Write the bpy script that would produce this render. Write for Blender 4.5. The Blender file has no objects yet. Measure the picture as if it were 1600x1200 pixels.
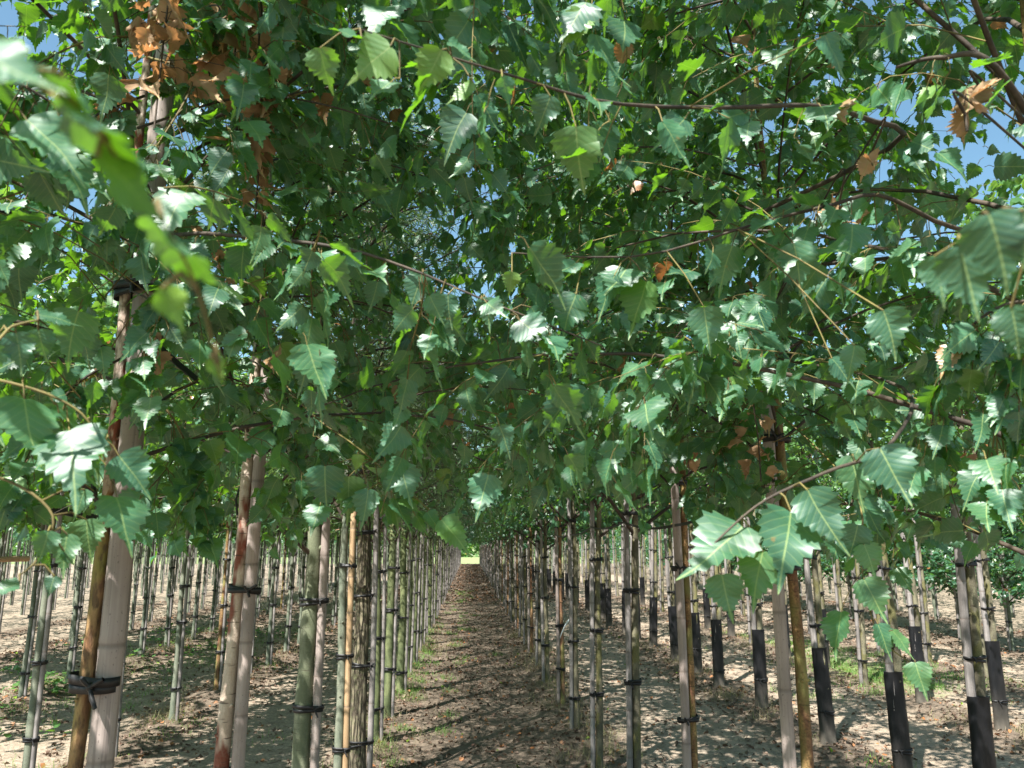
import bpy, math, random
import numpy as np
from mathutils import Vector

# ------------------------------------------------------------------ camera, sky, sun, exposure
sc = bpy.context.scene
CAMH = 1.7
PITCH = math.atan(252 / 1200.0)
YAW = math.atan(67 * math.cos(PITCH) / 1200.0)
cam_d = bpy.data.cameras.new("camera")
cam_d.sensor_width = 36.0
cam_d.lens = 27.0
cam_d.clip_start = 0.02
cam_d.clip_end = 2000
cam_d.dof.use_dof = True
cam_d.dof.focus_distance = 3.0
cam_d.dof.aperture_fstop = 10.5
cam = bpy.data.objects.new("camera", cam_d)
sc.collection.objects.link(cam)
cam.location = (0, 0, CAMH)
cam.rotation_euler = (math.pi / 2 + PITCH, 0, -YAW)
sc.camera = cam

SUN_DIR = Vector((-0.40, -0.58, 1.0)).normalized()        # from the scene towards the sun
sun_el = math.asin(SUN_DIR.z)
sun_az = math.atan2(SUN_DIR.x, SUN_DIR.y)
w = bpy.data.worlds.new("World")
sc.world = w
w.use_nodes = True
nt = w.node_tree
for n in list(nt.nodes):
    nt.nodes.remove(n)
sky = nt.nodes.new("ShaderNodeTexSky")
sky.sky_type = 'NISHITA'
sky.sun_disc = False
sky.sun_elevation = sun_el
sky.sun_rotation = sun_az
bg = nt.nodes.new("ShaderNodeBackground")
bg.inputs[1].default_value = 0.07
wo = nt.nodes.new("ShaderNodeOutputWorld")
sky.dust_density = 1.6
tint = nt.nodes.new("ShaderNodeMix")
tint.data_type = 'RGBA'; tint.blend_type = 'MULTIPLY'
tint.inputs[0].default_value = 1.0
tint.inputs[7].default_value = (0.88, 1.10, 1.02, 1)
nt.links.new(sky.outputs[0], tint.inputs[6])
nt.links.new(tint.outputs[2], bg.inputs[0])
nt.links.new(bg.outputs[0], wo.inputs[0])
sd = bpy.data.lights.new("sun", 'SUN')
sd.energy = 5.0
sd.angle = math.radians(0.55)
sd.color = (1.0, 0.97, 0.92)
sun = bpy.data.objects.new("sun", sd)
sc.collection.objects.link(sun)
sun.rotation_euler = SUN_DIR.to_track_quat('Z', 'Y').to_euler()
sun.location = (0, 0, 30)
sc.view_settings.view_transform = 'Standard'
sc.view_settings.look = 'None'
sc.view_settings.exposure = 1.75
sc.view_settings.gamma = 1.0
sc.cycles.max_bounces = 7
sc.cycles.diffuse_bounces = 4
sc.cycles.glossy_bounces = 2
sc.cycles.transmission_bounces = 4
sc.cycles.use_denoising = True

rng = np.random.default_rng(11)
random.seed(5)
C = sc.collection

_F = np.array([math.sin(YAW) * math.cos(PITCH), math.cos(YAW) * math.cos(PITCH), math.sin(PITCH)])
_R = np.array([math.cos(YAW), -math.sin(YAW), 0.0])
_U = np.cross(_R, _F)
EYE = np.array([0, 0, CAMH])

def at(x, y, dist):
    d = _F + _R * (x - 800) / 1200.0 + _U * (600 - y) / 1200.0
    return EYE + d / np.linalg.norm(d) * dist

def seen(P):
    v = P - EYE
    d = v @ _F
    dd = np.where(d > 0.05, d, 0.05)
    return 800 + 1200 * (v @ _R) / dd, 600 - 1200 * (v @ _U) / dd, d, np.linalg.norm(v, axis=1)

# ------------------------------------------------------------------ materials
def new_mat(name):
    m = bpy.data.materials.new(name)
    m.use_nodes = True
    t = m.node_tree
    for n in list(t.nodes):
        t.nodes.remove(n)
    out = t.nodes.new("ShaderNodeOutputMaterial")
    return m, t, out

def N(t, kind, **kw):
    n = t.nodes.new("ShaderNode" + kind)
    for k, v in kw.items():
        if k.startswith("i_"):
            key = k[2:]
            n.inputs[int(key) if key.isdigit() else key.replace("_", " ")].default_value = v
        else:
            setattr(n, k, v)
    return n

def ramp(t, src, stops):
    r = t.nodes.new("ShaderNodeValToRGB")
    e = r.color_ramp.elements
    while len(e) < len(stops):
        e.new(0.5)
    for k, (p, c) in enumerate(stops):
        e[k].position = p
        e[k].color = (c, c, c, 1) if not isinstance(c, tuple) else (*c, 1)
    t.links.new(src, r.inputs[0])
    return r

def mix(t, fac, a, b, mode='MIX'):
    m = t.nodes.new("ShaderNodeMix")
    m.data_type = 'RGBA'
    m.blend_type = mode
    for sock, v in ((m.inputs[0], fac), (m.inputs[6], a), (m.inputs[7], b)):
        if isinstance(v, (int, float)):
            sock.default_value = v
        elif isinstance(v, tuple):
            sock.default_value = (*v, 1) if len(v) == 3 else v
        else:
            t.links.new(v, sock)
    return m.outputs[2]

def math_n(t, op, a, b=0.0, c=None):
    m = t.nodes.new("ShaderNodeMath")
    m.operation = op
    for k, v in enumerate((a, b) if c is None else (a, b, c)):
        if isinstance(v, (int, float)):
            m.inputs[k].default_value = v
        else:
            t.links.new(v, m.inputs[k])
    return m.outputs[0]

def leaf_mat(name, dark, light, trans, rough=0.36, tmix=0.36, veins=True, spec=0.5, coat=0.0):
    m, t, out = new_mat(name)
    at_ = N(t, "Attribute", attribute_name="var")
    sep = N(t, "SeparateColor")
    t.links.new(at_.outputs["Color"], sep.inputs[0])
    col = mix(t, sep.outputs[0], dark, light)
    yel = mix(t, sep.outputs[1], col, (0.15, 0.25, 0.02))
    brn = mix(t, sep.outputs[2], yel, (0.30, 0.13, 0.05))
    tc = mix(t, sep.outputs[0], trans, tuple(min(1, c * 1.35) for c in trans))
    tc = mix(t, sep.outputs[2], tc, (0.45, 0.16, 0.04))
    if veins:
        uv0 = N(t, 'UVMap', uv_map='uv'); oc = N(t, 'TexCoord')
        sp = noise(t, oc.outputs['Object'], 95.0, 3, 0.6)
        brn = mix(t, ramp(t, sp, [(0.69, 0.0), (0.73, 0.8)]).outputs[0], brn, (0.16, 0.10, 0.03))
        brn = mix(t, ramp(t, noise(t, oc.outputs['Object'], 24.0, 2), [(0.35, 0.0), (0.75, 0.35)]).outputs[0], brn, tuple(x * 2.0 for x in light))
    bump = None
    if veins:
        uv = N(t, "UVMap", uv_map="uv")
        s2 = N(t, "SeparateXYZ")
        t.links.new(uv.outputs[0], s2.inputs[0])
        au = math_n(t, 'ABSOLUTE', s2.outputs[0])
        mid = math_n(t, 'LESS_THAN', au, 0.011)
        ph = math_n(t, 'SUBTRACT', math_n(t, 'MULTIPLY', s2.outputs[1], 9.0), math_n(t, 'MULTIPLY', au, 7.0))
        fr = math_n(t, 'FRACT', ph)
        tri = math_n(t, 'ABSOLUTE', math_n(t, 'SUBTRACT', fr, 0.5))
        vein = math_n(t, 'LESS_THAN', tri, 0.05)
        vm = math_n(t, 'MAXIMUM', mid, math_n(t, 'MULTIPLY', vein, 0.45))
        brn = mix(t, math_n(t, 'MULTIPLY', vm, 0.62), brn, (0.26, 0.34, 0.12))
        bp = N(t, "Bump", i_Strength=0.16, i_Distance=0.002)
        t.links.new(math_n(t, 'SUBTRACT', tri, math_n(t, 'MULTIPLY', mid, 0.7)), bp.inputs["Height"])
        bump = bp
    p = N(t, "BsdfPrincipled", i_Roughness=rough)
    p.inputs["Specular IOR Level"].default_value = spec
    p.inputs["Coat Weight"].default_value = coat
    p.inputs["Coat Roughness"].default_value = 0.28
    t.links.new(brn, p.inputs["Base Color"])
    tr = N(t, "BsdfTranslucent")
    t.links.new(tc, tr.inputs[0])
    if bump:
        t.links.new(bump.outputs[0], p.inputs["Normal"])
    ms = N(t, "MixShader", i_0=tmix)
    t.links.new(p.outputs[0], ms.inputs[1])
    t.links.new(tr.outputs[0], ms.inputs[2])
    t.links.new(ms.outputs[0], out.inputs[0])
    return m

def coords(t, sx, sy, sz, rnd=True):
    tc = N(t, "TexCoord")
    mp = N(t, "Mapping")
    mp.inputs["Scale"].default_value = (sx, sy, sz)
    t.links.new(tc.outputs["Object"], mp.inputs[0])
    if rnd:
        oi = N(t, "ObjectInfo")
        cb = N(t, "CombineXYZ")
        t.links.new(math_n(t, 'MULTIPLY', oi.outputs["Random"], 37.0), cb.inputs[2])
        t.links.new(cb.outputs[0], mp.inputs["Location"])
    return mp.outputs[0]

def noise(t, vec, scale, detail=4, rough=0.55):
    n = N(t, "TexNoise", i_Scale=scale, i_Detail=detail, i_Roughness=rough)
    if vec is not None:
        t.links.new(vec, n.inputs["Vector"])
    return n.outputs["Fac"]

def finish(t, out, col, rough, height=None, strength=0.5, dist=0.004, spec=0.3):
    p = N(t, "BsdfPrincipled")
    p.inputs["Specular IOR Level"].default_value = spec
    if isinstance(rough, (int, float)):
        p.inputs["Roughness"].default_value = rough
    else:
        t.links.new(rough, p.inputs["Roughness"])
    t.links.new(col, p.inputs["Base Color"])
    if height is not None:
        b = N(t, "Bump", i_Strength=strength, i_Distance=dist)
        t.links.new(height, b.inputs["Height"])
        t.links.new(b.outputs[0], p.inputs["Normal"])
    t.links.new(p.outputs[0], out.inputs[0])

def bark(name, a, b, c=None, sc_=(1, 1, 1), s1=9.0, th=(0.42, 0.6), lent=0.35, specks=0.5, strength=0.6, moss=None):
    m, t, out = new_mat(name)
    v = coords(t, *sc_)
    n1 = noise(t, v, s1, 5)
    r1 = ramp(t, n1, [(th[0], 0.0), (th[1], 1.0)])
    col = mix(t, r1.outputs[0], a, b)
    if c:
        n3 = noise(t, v, s1 * 0.55, 4)
        col = mix(t, ramp(t, n3, [(0.52, 0.0), (0.57, 1.0)]).outputs[0], col, c)
    fine = noise(t, coords(t, 1, 1, 1), 160.0, 3)
    col = mix(t, math_n(t, 'MULTIPLY', ramp(t, fine, [(0.35, 1.0), (0.62, 0.0)]).outputs[0], specks), col,
              tuple(x * 0.45 for x in a))
    lv = noise(t, coords(t, 14, 14, 150), 1.0, 2)
    lr = ramp(t, lv, [(0.64, 0.0), (0.68, 1.0)]).outputs[0]
    col = mix(t, math_n(t, 'MULTIPLY', lr, lent), col, (0.05, 0.035, 0.025))
    if moss:
        mn = noise(t, coords(t, 1, 1, 0.35), 22.0, 4)
        col = mix(t, ramp(t, mn, [(0.45, 0.0), (0.62, 0.85)]).outputs[0], col, moss)
    h = math_n(t, 'ADD', n1, math_n(t, 'MULTIPLY', fine, 0.35))
    h = math_n(t, 'SUBTRACT', h, math_n(t, 'MULTIPLY', lr, 0.3))
    finish(t, out, col, 0.75, h, strength, 0.006)
    return m

M = {}
M['leaf_birch'] = leaf_mat("birch_leaf", (0.011, 0.053, 0.041), (0.034, 0.112, 0.062), (0.17, 0.40, 0.01), 0.45, 0.28, spec=0.7)
M['leaf_willow'] = leaf_mat("willow_leaf", (0.035, 0.075, 0.034), (0.070, 0.125, 0.060), (0.16, 0.28, 0.05), 0.42, 0.28, veins=False)
M['leaf_alder'] = leaf_mat("broad_leaf", (0.015, 0.060, 0.040), (0.036, 0.115, 0.055), (0.13, 0.34, 0.03), 0.40, 0.26, veins=False, spec=0.8)
M['leaf_young'] = leaf_mat("young_leaf", (0.035, 0.10, 0.034), (0.075, 0.17, 0.05), (0.20, 0.38, 0.04), 0.36, 0.33, veins=False)
M['leaf_dry'] = leaf_mat("dry_leaf", (0.17, 0.10, 0.058), (0.42, 0.28, 0.17), (0.45, 0.20, 0.07), 0.7, 0.3, veins=True, spec=0.2)
M['litter'] = leaf_mat("litter_leaf", (0.085, 0.052, 0.038), (0.26, 0.20, 0.15), (0.20, 0.12, 0.06), 0.85, 0.12, veins=False, spec=0.1)
M['grass'] = leaf_mat("grass_blade", (0.06, 0.15, 0.03), (0.12, 0.24, 0.05), (0.22, 0.38, 0.06), 0.5, 0.35, veins=False)
M['straw'] = leaf_mat("straw_blade", (0.18, 0.14, 0.09), (0.34, 0.28, 0.20), (0.35, 0.25, 0.12), 0.8, 0.2, veins=False, spec=0.1)
M['bark_cream'] = bark("cream_peeling_bark", (0.42, 0.32, 0.245), (0.50, 0.42, 0.34), (0.17, 0.045, 0.025), (1, 1, 0.33), 13.0, lent=0.8, specks=0.25)
M['bark_orange'] = bark("orange_bark", (0.17, 0.09, 0.04), (0.32, 0.19, 0.08), (0.16, 0.075, 0.04), (1, 1, 0.5), 26.0, lent=0.8, specks=0.8, strength=1.0, moss=(0.17, 0.16, 0.05))
def two_zone(name, lo, hi, z0, z1):
    m, t, out = new_mat(name)
    tc = N(t, "TexCoord"); sx = N(t, "SeparateXYZ"); t.links.new(tc.outputs["Object"], sx.inputs[0])
    v = coords(t, 1, 1, 0.4, False)
    n1 = noise(t, v, 30.0, 5); n2 = noise(t, v, 90.0, 4); n3 = noise(t, v, 13.0, 5)
    low = mix(t, ramp(t, n1, [(0.4, 0.0), (0.6, 1.0)]).outputs[0], (0.17, 0.085, 0.04), (0.30, 0.19, 0.085))
    low = mix(t, ramp(t, n3, [(0.46, 0.0), (0.62, 0.9)]).outputs[0], low, (0.17, 0.17, 0.04))
    high = mix(t, ramp(t, n1, [(0.4, 0.0), (0.6, 1.0)]).outputs[0], (0.50, 0.37, 0.29), (0.60, 0.50, 0.42))
    high = mix(t, ramp(t, n3, [(0.53, 0.0), (0.57, 1.0)]).outputs[0], high, (0.24, 0.07, 0.04))
    f = math_n(t, 'ADD', sx.outputs[2], math_n(t, 'MULTIPLY', n3, 0.4))
    col = mix(t, ramp(t, math_n(t, 'MULTIPLY', f, 0.25), [(z0 / 4, 0.0), (z1 / 4, 1.0)]).outputs[0], low, high)
    col = mix(t, ramp(t, n2, [(0.40, 0.75), (0.54, 0.0)]).outputs[0], col, (0.08, 0.05, 0.03))
    finish(t, out, col, 0.8, math_n(t, 'ADD', n1, n2), 0.9, 0.005)
    return m
M['bark_first'] = two_zone("orange_below_cream_above_bark", 0, 0, 1.85, 2.1)
M['bark_green'] = bark("smooth_green_bark", (0.12, 0.135, 0.08), (0.20, 0.21, 0.14), None, (1, 1, 0.5), 14.0, lent=0.45, specks=0.3, strength=0.35)
M['bark_moss'] = bark('mossy_green_bark', (0.085, 0.105, 0.045), (0.17, 0.19, 0.085), None, (1, 1, 0.4), 12.0, lent=0.4, specks=0.4, strength=0.5)
M['bark_lichen'] = bark("lichened_bark", (0.10, 0.088, 0.058), (0.19, 0.175, 0.11), (0.14, 0.13, 0.05), (1, 1, 0.4), 20.0, lent=0.5, specks=0.5, strength=0.6)
M['bark_red'] = bark("reddish_bark", (0.15, 0.075, 0.042), (0.26, 0.155, 0.075), (0.20, 0.18, 0.06), (1, 1, 0.3), 15.0, lent=0.5, specks=0.5, strength=0.6)
M['bark_slim'] = bark("slim_grey_green_bark", (0.10, 0.12, 0.085), (0.18, 0.19, 0.14), None, (1, 1, 0.5), 10.0, lent=0.3, specks=0.3, strength=0.3)
M['bark_twig'] = bark("twig_bark", (0.038, 0.029, 0.023), (0.075, 0.056, 0.04), None, (1, 1, 1), 20.0, lent=0.2, specks=0.2, strength=0.3)
M['shoot'] = bark("young_shoot", (0.10, 0.075, 0.03), (0.17, 0.14, 0.045), None, (1, 1, 1), 12.0, lent=0.1, specks=0.1, strength=0.1)

m, t, out = new_mat("fissured_bark")
v = coords(t, 34, 34, 4.5)
vo = N(t, "TexVoronoi", i_Scale=1.0, feature='DISTANCE_TO_EDGE')
wn = N(t, "TexNoise", i_Scale=1.3, i_Detail=3.0)
t.links.new(v, wn.inputs["Vector"])
vm_ = N(t, "VectorMath", operation='ADD')
t.links.new(v, vm_.inputs[0]); t.links.new(wn.outputs["Color"], vm_.inputs[1])
t.links.new(vm_.outputs[0], vo.inputs["Vector"])
rr = ramp(t, vo.outputs["Distance"], [(0.02, 0.0), (0.3, 1.0)])
col = mix(t, rr.outputs[0], (0.045, 0.035, 0.024), (0.22, 0.185, 0.125))
col = mix(t, ramp(t, noise(t, coords(t, 1, 1, 1), 30.0), [(0.5, 0.0), (0.7, 0.6)]).outputs[0], col, (0.14, 0.15, 0.07))
finish(t, out, col, 0.9, rr.outputs[0], 1.0, 0.012)
M['bark_fissured'] = m

def cane(name, a, b):
    m, t, out = new_mat(name)
    v = coords(t, 30, 30, 0.8)
    n1 = noise(t, v, 3.0, 4)
    n2 = noise(t, coords(t, 1, 1, 0.5), 7.0, 4)
    col = mix(t, ramp(t, n1, [(0.3, 0.0), (0.7, 1.0)]).outputs[0], a, b)
    col = mix(t, ramp(t, n2, [(0.42, 0.0), (0.68, 0.75)]).outputs[0], col, tuple(x * 0.55 for x in a))
    lg = noise(t, coords(t, 120, 120, 2.5), 1.0, 3)
    col = mix(t, ramp(t, lg, [(0.56, 0.0), (0.68, 0.6)]).outputs[0], col, tuple(x * 0.35 for x in a))
    sp = noise(t, coords(t, 1, 1, 0.7), 190.0, 2)
    col = mix(t, ramp(t, sp, [(0.66, 0.0), (0.70, 0.7)]).outputs[0], col, (0.08, 0.065, 0.055))
    oi = N(t, "ObjectInfo")
    col = mix(t, math_n(t, 'MULTIPLY', oi.outputs["Random"], 0.4), col, tuple(x * 0.55 for x in a))
    at_ = N(t, "Attribute", attribute_name="var")
    sep = N(t, "SeparateColor"); t.links.new(at_.outputs["Color"], sep.inputs[0])
    col = mix(t, math_n(t, 'MULTIPLY', sep.outputs[0], 0.6), col, (0.10, 0.075, 0.06))
    finish(t, out, col, 0.55, n1, 0.15, 0.002, spec=0.4)
    return m
M['bamboo'] = cane("weathered_bamboo", (0.27, 0.215, 0.19), (0.37, 0.31, 0.28))
M['bamboo_grey'] = cane("grey_bamboo", (0.18, 0.16, 0.15), (0.32, 0.29, 0.275))
M['bamboo_tan'] = cane("tan_cane", (0.36, 0.23, 0.12), (0.46, 0.32, 0.19))

m, t, out = new_mat("black_rubber")
nn = noise(t, coords(t, 1, 1, 1), 60.0)
finish(t, out, mix(t, nn, (0.006, 0.006, 0.007), (0.018, 0.017, 0.017)), 0.5, nn, 0.2, 0.002, spec=0.35)
M['rubber'] = m
m, t, out = new_mat("black_trunk_guard")
nn = noise(t, coords(t, 1, 1, 0.35), 16.0)
col = mix(t, ramp(t, nn, [(0.4, 0.0), (0.8, 1.0)]).outputs[0], (0.003, 0.0035, 0.005), (0.014, 0.0135, 0.015))
at_ = N(t, "Attribute", attribute_name="var")
sep = N(t, "SeparateColor"); t.links.new(at_.outputs["Color"], sep.inputs[0])
col = mix(t, math_n(t, 'MULTIPLY', sep.outputs[0], nn), col, (0.22, 0.19, 0.15))
finish(t, out, col, 0.5, nn, 0.6, 0.012, spec=0.3)
M['guard'] = m

# ground: dry sandy soil, darker litter-covered ridges and path, grass beyond the nursery
m, t, out = new_mat("nursery_soil")
tc = N(t, "TexCoord")
O = tc.outputs["Object"]
big = noise(t, O, 0.55, 5)
mid_ = noise(t, O, 4.0, 6, 0.65)
fine = noise(t, O, 38.0, 5, 0.7)
grit = noise(t, O, 190.0, 3, 0.7)
soil = mix(t, ramp(t, mid_, [(0.32, 0.0), (0.68, 1.0)]).outputs[0], (0.25, 0.195, 0.14), (0.41, 0.335, 0.255))
soil = mix(t, ramp(t, fine, [(0.35, 0.75), (0.6, 0.0)]).outputs[0], soil, (0.10, 0.078, 0.06))
at_ = N(t, "Attribute", attribute_name="var")
sep = N(t, "SeparateColor"); t.links.new(at_.outputs["Color"], sep.inputs[0])
dirt = mix(t, ramp(t, fine, [(0.3, 0.0), (0.7, 1.0)]).outputs[0], (0.075, 0.058, 0.043), (0.20, 0.155, 0.115))
fac = ramp(t, math_n(t, 'ADD', sep.outputs[0], math_n(t, 'MULTIPLY', math_n(t, 'SUBTRACT', mid_, 0.5), 1.1)), [(0.3, 0.0), (0.7, 1.0)])
col = mix(t, fac.outputs[0], soil, dirt)
gr = mix(t, ramp(t, fine, [(0.3, 0.0), (0.7, 1.0)]).outputs[0], (0.055, 0.10, 0.03), (0.19, 0.22, 0.08))
gf = ramp(t, math_n(t, 'ADD', sep.outputs[1], math_n(t, 'MULTIPLY', math_n(t, 'SUBTRACT', mid_, 0.5), 1.0)), [(0.4, 0.0), (0.65, 1.0)])
gr = mix(t, sep.outputs[2], gr, (0.19, 0.23, 0.10))
col = mix(t, gf.outputs[0], col, gr)
col = mix(t, ramp(t, grit, [(0.62, 0.0), (0.72, 0.7)]).outputs[0], col, (0.30, 0.26, 0.21))
hh = math_n(t, 'ADD', math_n(t, 'MULTIPLY', mid_, 1.0), math_n(t, 'ADD', math_n(t, 'MULTIPLY', fine, 0.5), math_n(t, 'MULTIPLY', grit, 0.15)))
finish(t, out, col, 0.95, hh, 0.9, 0.03, spec=0.15)
M['soil'] = m

# ------------------------------------------------------------------ mesh accumulation
class Acc:
    def __init__(self):
        self.v, self.f, self.m, self.uv, self.var, self.n = [], [], [], [], [], 0
    def add(self, V, Fc, mi=0, uv=None, var=None):
        V = np.asarray(V, float); Fc = np.asarray(Fc, np.int64)
        self.v.append(V); self.f.append(Fc + self.n)
        self.m.append(np.full(len(Fc), mi))
        self.uv.append(np.zeros((len(V), 2)) if uv is None else uv)
        vv = np.zeros((len(V), 3))
        if var is not None:
            vv[:] = var
        self.var.append(vv)
        self.n += len(V)
    def mesh(self, name, mats, smooth=True):
        me = bpy.data.meshes.new(name)
        V = np.concatenate(self.v)
        loops = np.concatenate([f.ravel() for f in self.f])
        tot = np.concatenate([np.full(len(f), f.shape[1]) for f in self.f])
        start = np.concatenate([[0], np.cumsum(tot)[:-1]])
        me.vertices.add(len(V)); me.vertices.foreach_set("co", V.astype(np.float32).ravel())
        me.loops.add(len(loops)); me.loops.foreach_set("vertex_index", loops.astype(np.int32))
        me.polygons.add(len(tot))
        me.polygons.foreach_set("loop_start", start.astype(np.int32))
        me.polygons.foreach_set("loop_total", tot.astype(np.int32))
        for k in mats:
            me.materials.append(M[k])
        me.polygons.foreach_set("material_index", np.concatenate(self.m).astype(np.int32))
        me.polygons.foreach_set("use_smooth", np.full(len(tot), smooth))
        UV = np.concatenate(self.uv)
        l = me.uv_layers.new(name="uv")
        l.data.foreach_set("uv", UV[loops].astype(np.float32).ravel())
        ca = me.color_attributes.new("var", 'FLOAT_COLOR', 'POINT')
        cv = np.ones((len(V), 4), np.float32); cv[:, :3] = np.concatenate(self.var)
        ca.data.foreach_set("color", cv.ravel())
        me.update()
        me.validate()
        return me

def nrm(a):
    return a / np.maximum(np.linalg.norm(a, axis=-1, keepdims=True), 1e-9)

def tubes(P, Rd, sides=3):
    """P (K,n,3) centre lines, Rd (K,n) radii -> verts, quads"""
    K, n, _ = P.shape
    T = nrm(np.gradient(P, axis=1))
    ref = np.tile(np.array([0.13, 0.21, 1.0]), (K, n, 1))
    ref[np.abs(T[..., 2]) > 0.9] = (1.0, 0.2, 0)
    A = nrm(np.cross(T, ref)); B = np.cross(T, A)
    ang = np.arange(sides) * 2 * math.pi / sides
    V = P[:, :, None] + Rd[:, :, None, None] * (A[:, :, None] * np.cos(ang)[:, None] + B[:, :, None] * np.sin(ang)[:, None])
    V = V.reshape(-1, 3)
    k, i, j = np.meshgrid(np.arange(K), np.arange(n - 1), np.arange(sides), indexing='ij')
    a = (k * n + i) * sides + j
    b = (k * n + i) * sides + (j + 1) % sides
    return V, np.stack([a, b, b + sides, a + sides], -1).reshape(-1, 4)

# leaf templates: (uv verts, tris)
def half_leaf(outline, rib):
    """zip the rib and one outline side"""
    V = [(0.0, r) for r in rib] + list(outline)
    nr = len(rib)
    tr = []
    i, j = 0, 0
    while i < nr - 1 or j < len(outline) - 1:
        if j == len(outline) - 1 or (i < nr - 1 and rib[i + 1] <= outline[j + 1][1] + 0.05):
            tr.append((i, nr + j, i + 1)); i += 1
        else:
            tr.append((i, nr + j, nr + j + 1)); j += 1
    return V, tr

def make_leaf(outline, rib):
    V, tr = half_leaf(outline, rib)
    nr = len(rib)
    V2 = V + [(-u, v) for u, v in V[nr:]]
    off = len(V) - nr
    tr2 = tr + [tuple((x if x < nr else x + off) for x in (a, c, b)) for a, b, c in tr]
    return np.array(V2), np.array(tr2)

LEAF = {}
LEAF['birch'] = make_leaf([(0.10, -0.02), (0.23, 0.02), (0.35, 0.085), (0.315, 0.135), (0.415, 0.20), (0.352, 0.24), (0.40, 0.33), (0.328, 0.35), (0.355, 0.45),
                           (0.27, 0.457), (0.285, 0.56), (0.20, 0.555), (0.205, 0.66), (0.13, 0.655), (0.125, 0.76), (0.07, 0.765), (0.045, 0.88), (0.015, 1.02)],
                          [0.0, 0.12, 0.28, 0.45, 0.62, 0.8, 1.06])
LEAF['birch_mid'] = make_leaf([(0.18, -0.01), (0.40, 0.2), (0.34, 0.42), (0.30, 0.44), (0.19, 0.66), (0.08, 0.84)], [0.0, 0.3, 0.6, 1.05])
LEAF['broad'] = make_leaf([(0.22, 0.06), (0.36, 0.34), (0.27, 0.68)], [0.0, 0.45, 1.0])
LEAF['willow'] = make_leaf([(0.075, 0.25), (0.07, 0.62)], [0.0, 0.5, 1.0])
LEAF['card'] = (np.array([(0, 0), (0.32, 0.4), (0, 1.0), (-0.32, 0.4)]), np.array([(0, 1, 2), (0, 2, 3)]))

def add_leaves(acc, kind, P, D, Nn, S, mi, rg, var=None, fold=0.25, droop=0.22, wave=0.05, brown=0.004, yellow=0.02):
    tv, tf = LEAF[kind]
    K = len(P)
    if K == 0:
        return
    D = nrm(D); Nn = nrm(Nn - (Nn * D).sum(1, keepdims=True) * D)
    X = np.cross(D, Nn)
    u, v = tv[:, 0], tv[:, 1]
    fo = (rg.random(K) * 1.3 - 0.15)[:, None] * fold
    dr = (rg.random(K) * 1.6 - 0.3)[:, None] * droop
    phs = rg.random(K)[:, None] * 6.28
    z = fo * np.abs(u) - dr * v ** 2 + wave * np.sin(v * 9 + phs + u * 5) * (0.3 + np.abs(u) * 3)
    lat = (rg.random(K)[:, None] - 0.5) * 0.25 * v ** 2
    wsc = (0.86 + 0.28 * rg.random(K))[:, None]
    V = P[:, None] + S[:, None, None] * ((u * wsc + lat)[..., None] * X[:, None] + (v - 0.12 * dr * v ** 2)[..., None] * D[:, None] + z[..., None] * Nn[:, None])
    F_ = (np.arange(K) * len(tv))[:, None, None] + tf[None]
    if var is None:
        var = np.zeros((K, 3))
        var[:, 0] = rg.random(K)
        var[:, 1] = np.where(rg.random(K) < yellow, 0.5 + 0.4 * rg.random(K), 0.12 * rg.random(K))
        var[:, 2] = np.where(rg.random(K) < brown, 1.0, 0.0)
    acc.add(V.reshape(-1, 3), F_.reshape(-1, 3), mi, np.tile(tv, (K, 1)), np.repeat(var, len(tv), 0))

def arc(start, az, el0, L, drop, n, rg, wob=0.06, power=1.2):
    """curved lines: start (K,3) az el0 L drop (K,) -> (K,n,3) points and tangents"""
    K = len(az)
    tt = np.linspace(0, 1, n)
    el = el0[:, None] - drop[:, None] * tt[None] ** power
    a = az[:, None] + np.cumsum(rg.normal(0, wob, (K, n)), 1)
    d = np.stack([np.cos(el) * np.sin(a), np.cos(el) * np.cos(a), np.sin(el)], -1)
    step = d * (L / (n - 1))[:, None, None]
    P = start[:, None] + np.concatenate([np.zeros((K, 1, 3)), np.cumsum(step[:, :-1], 1)], 1)
    return P, d

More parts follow.
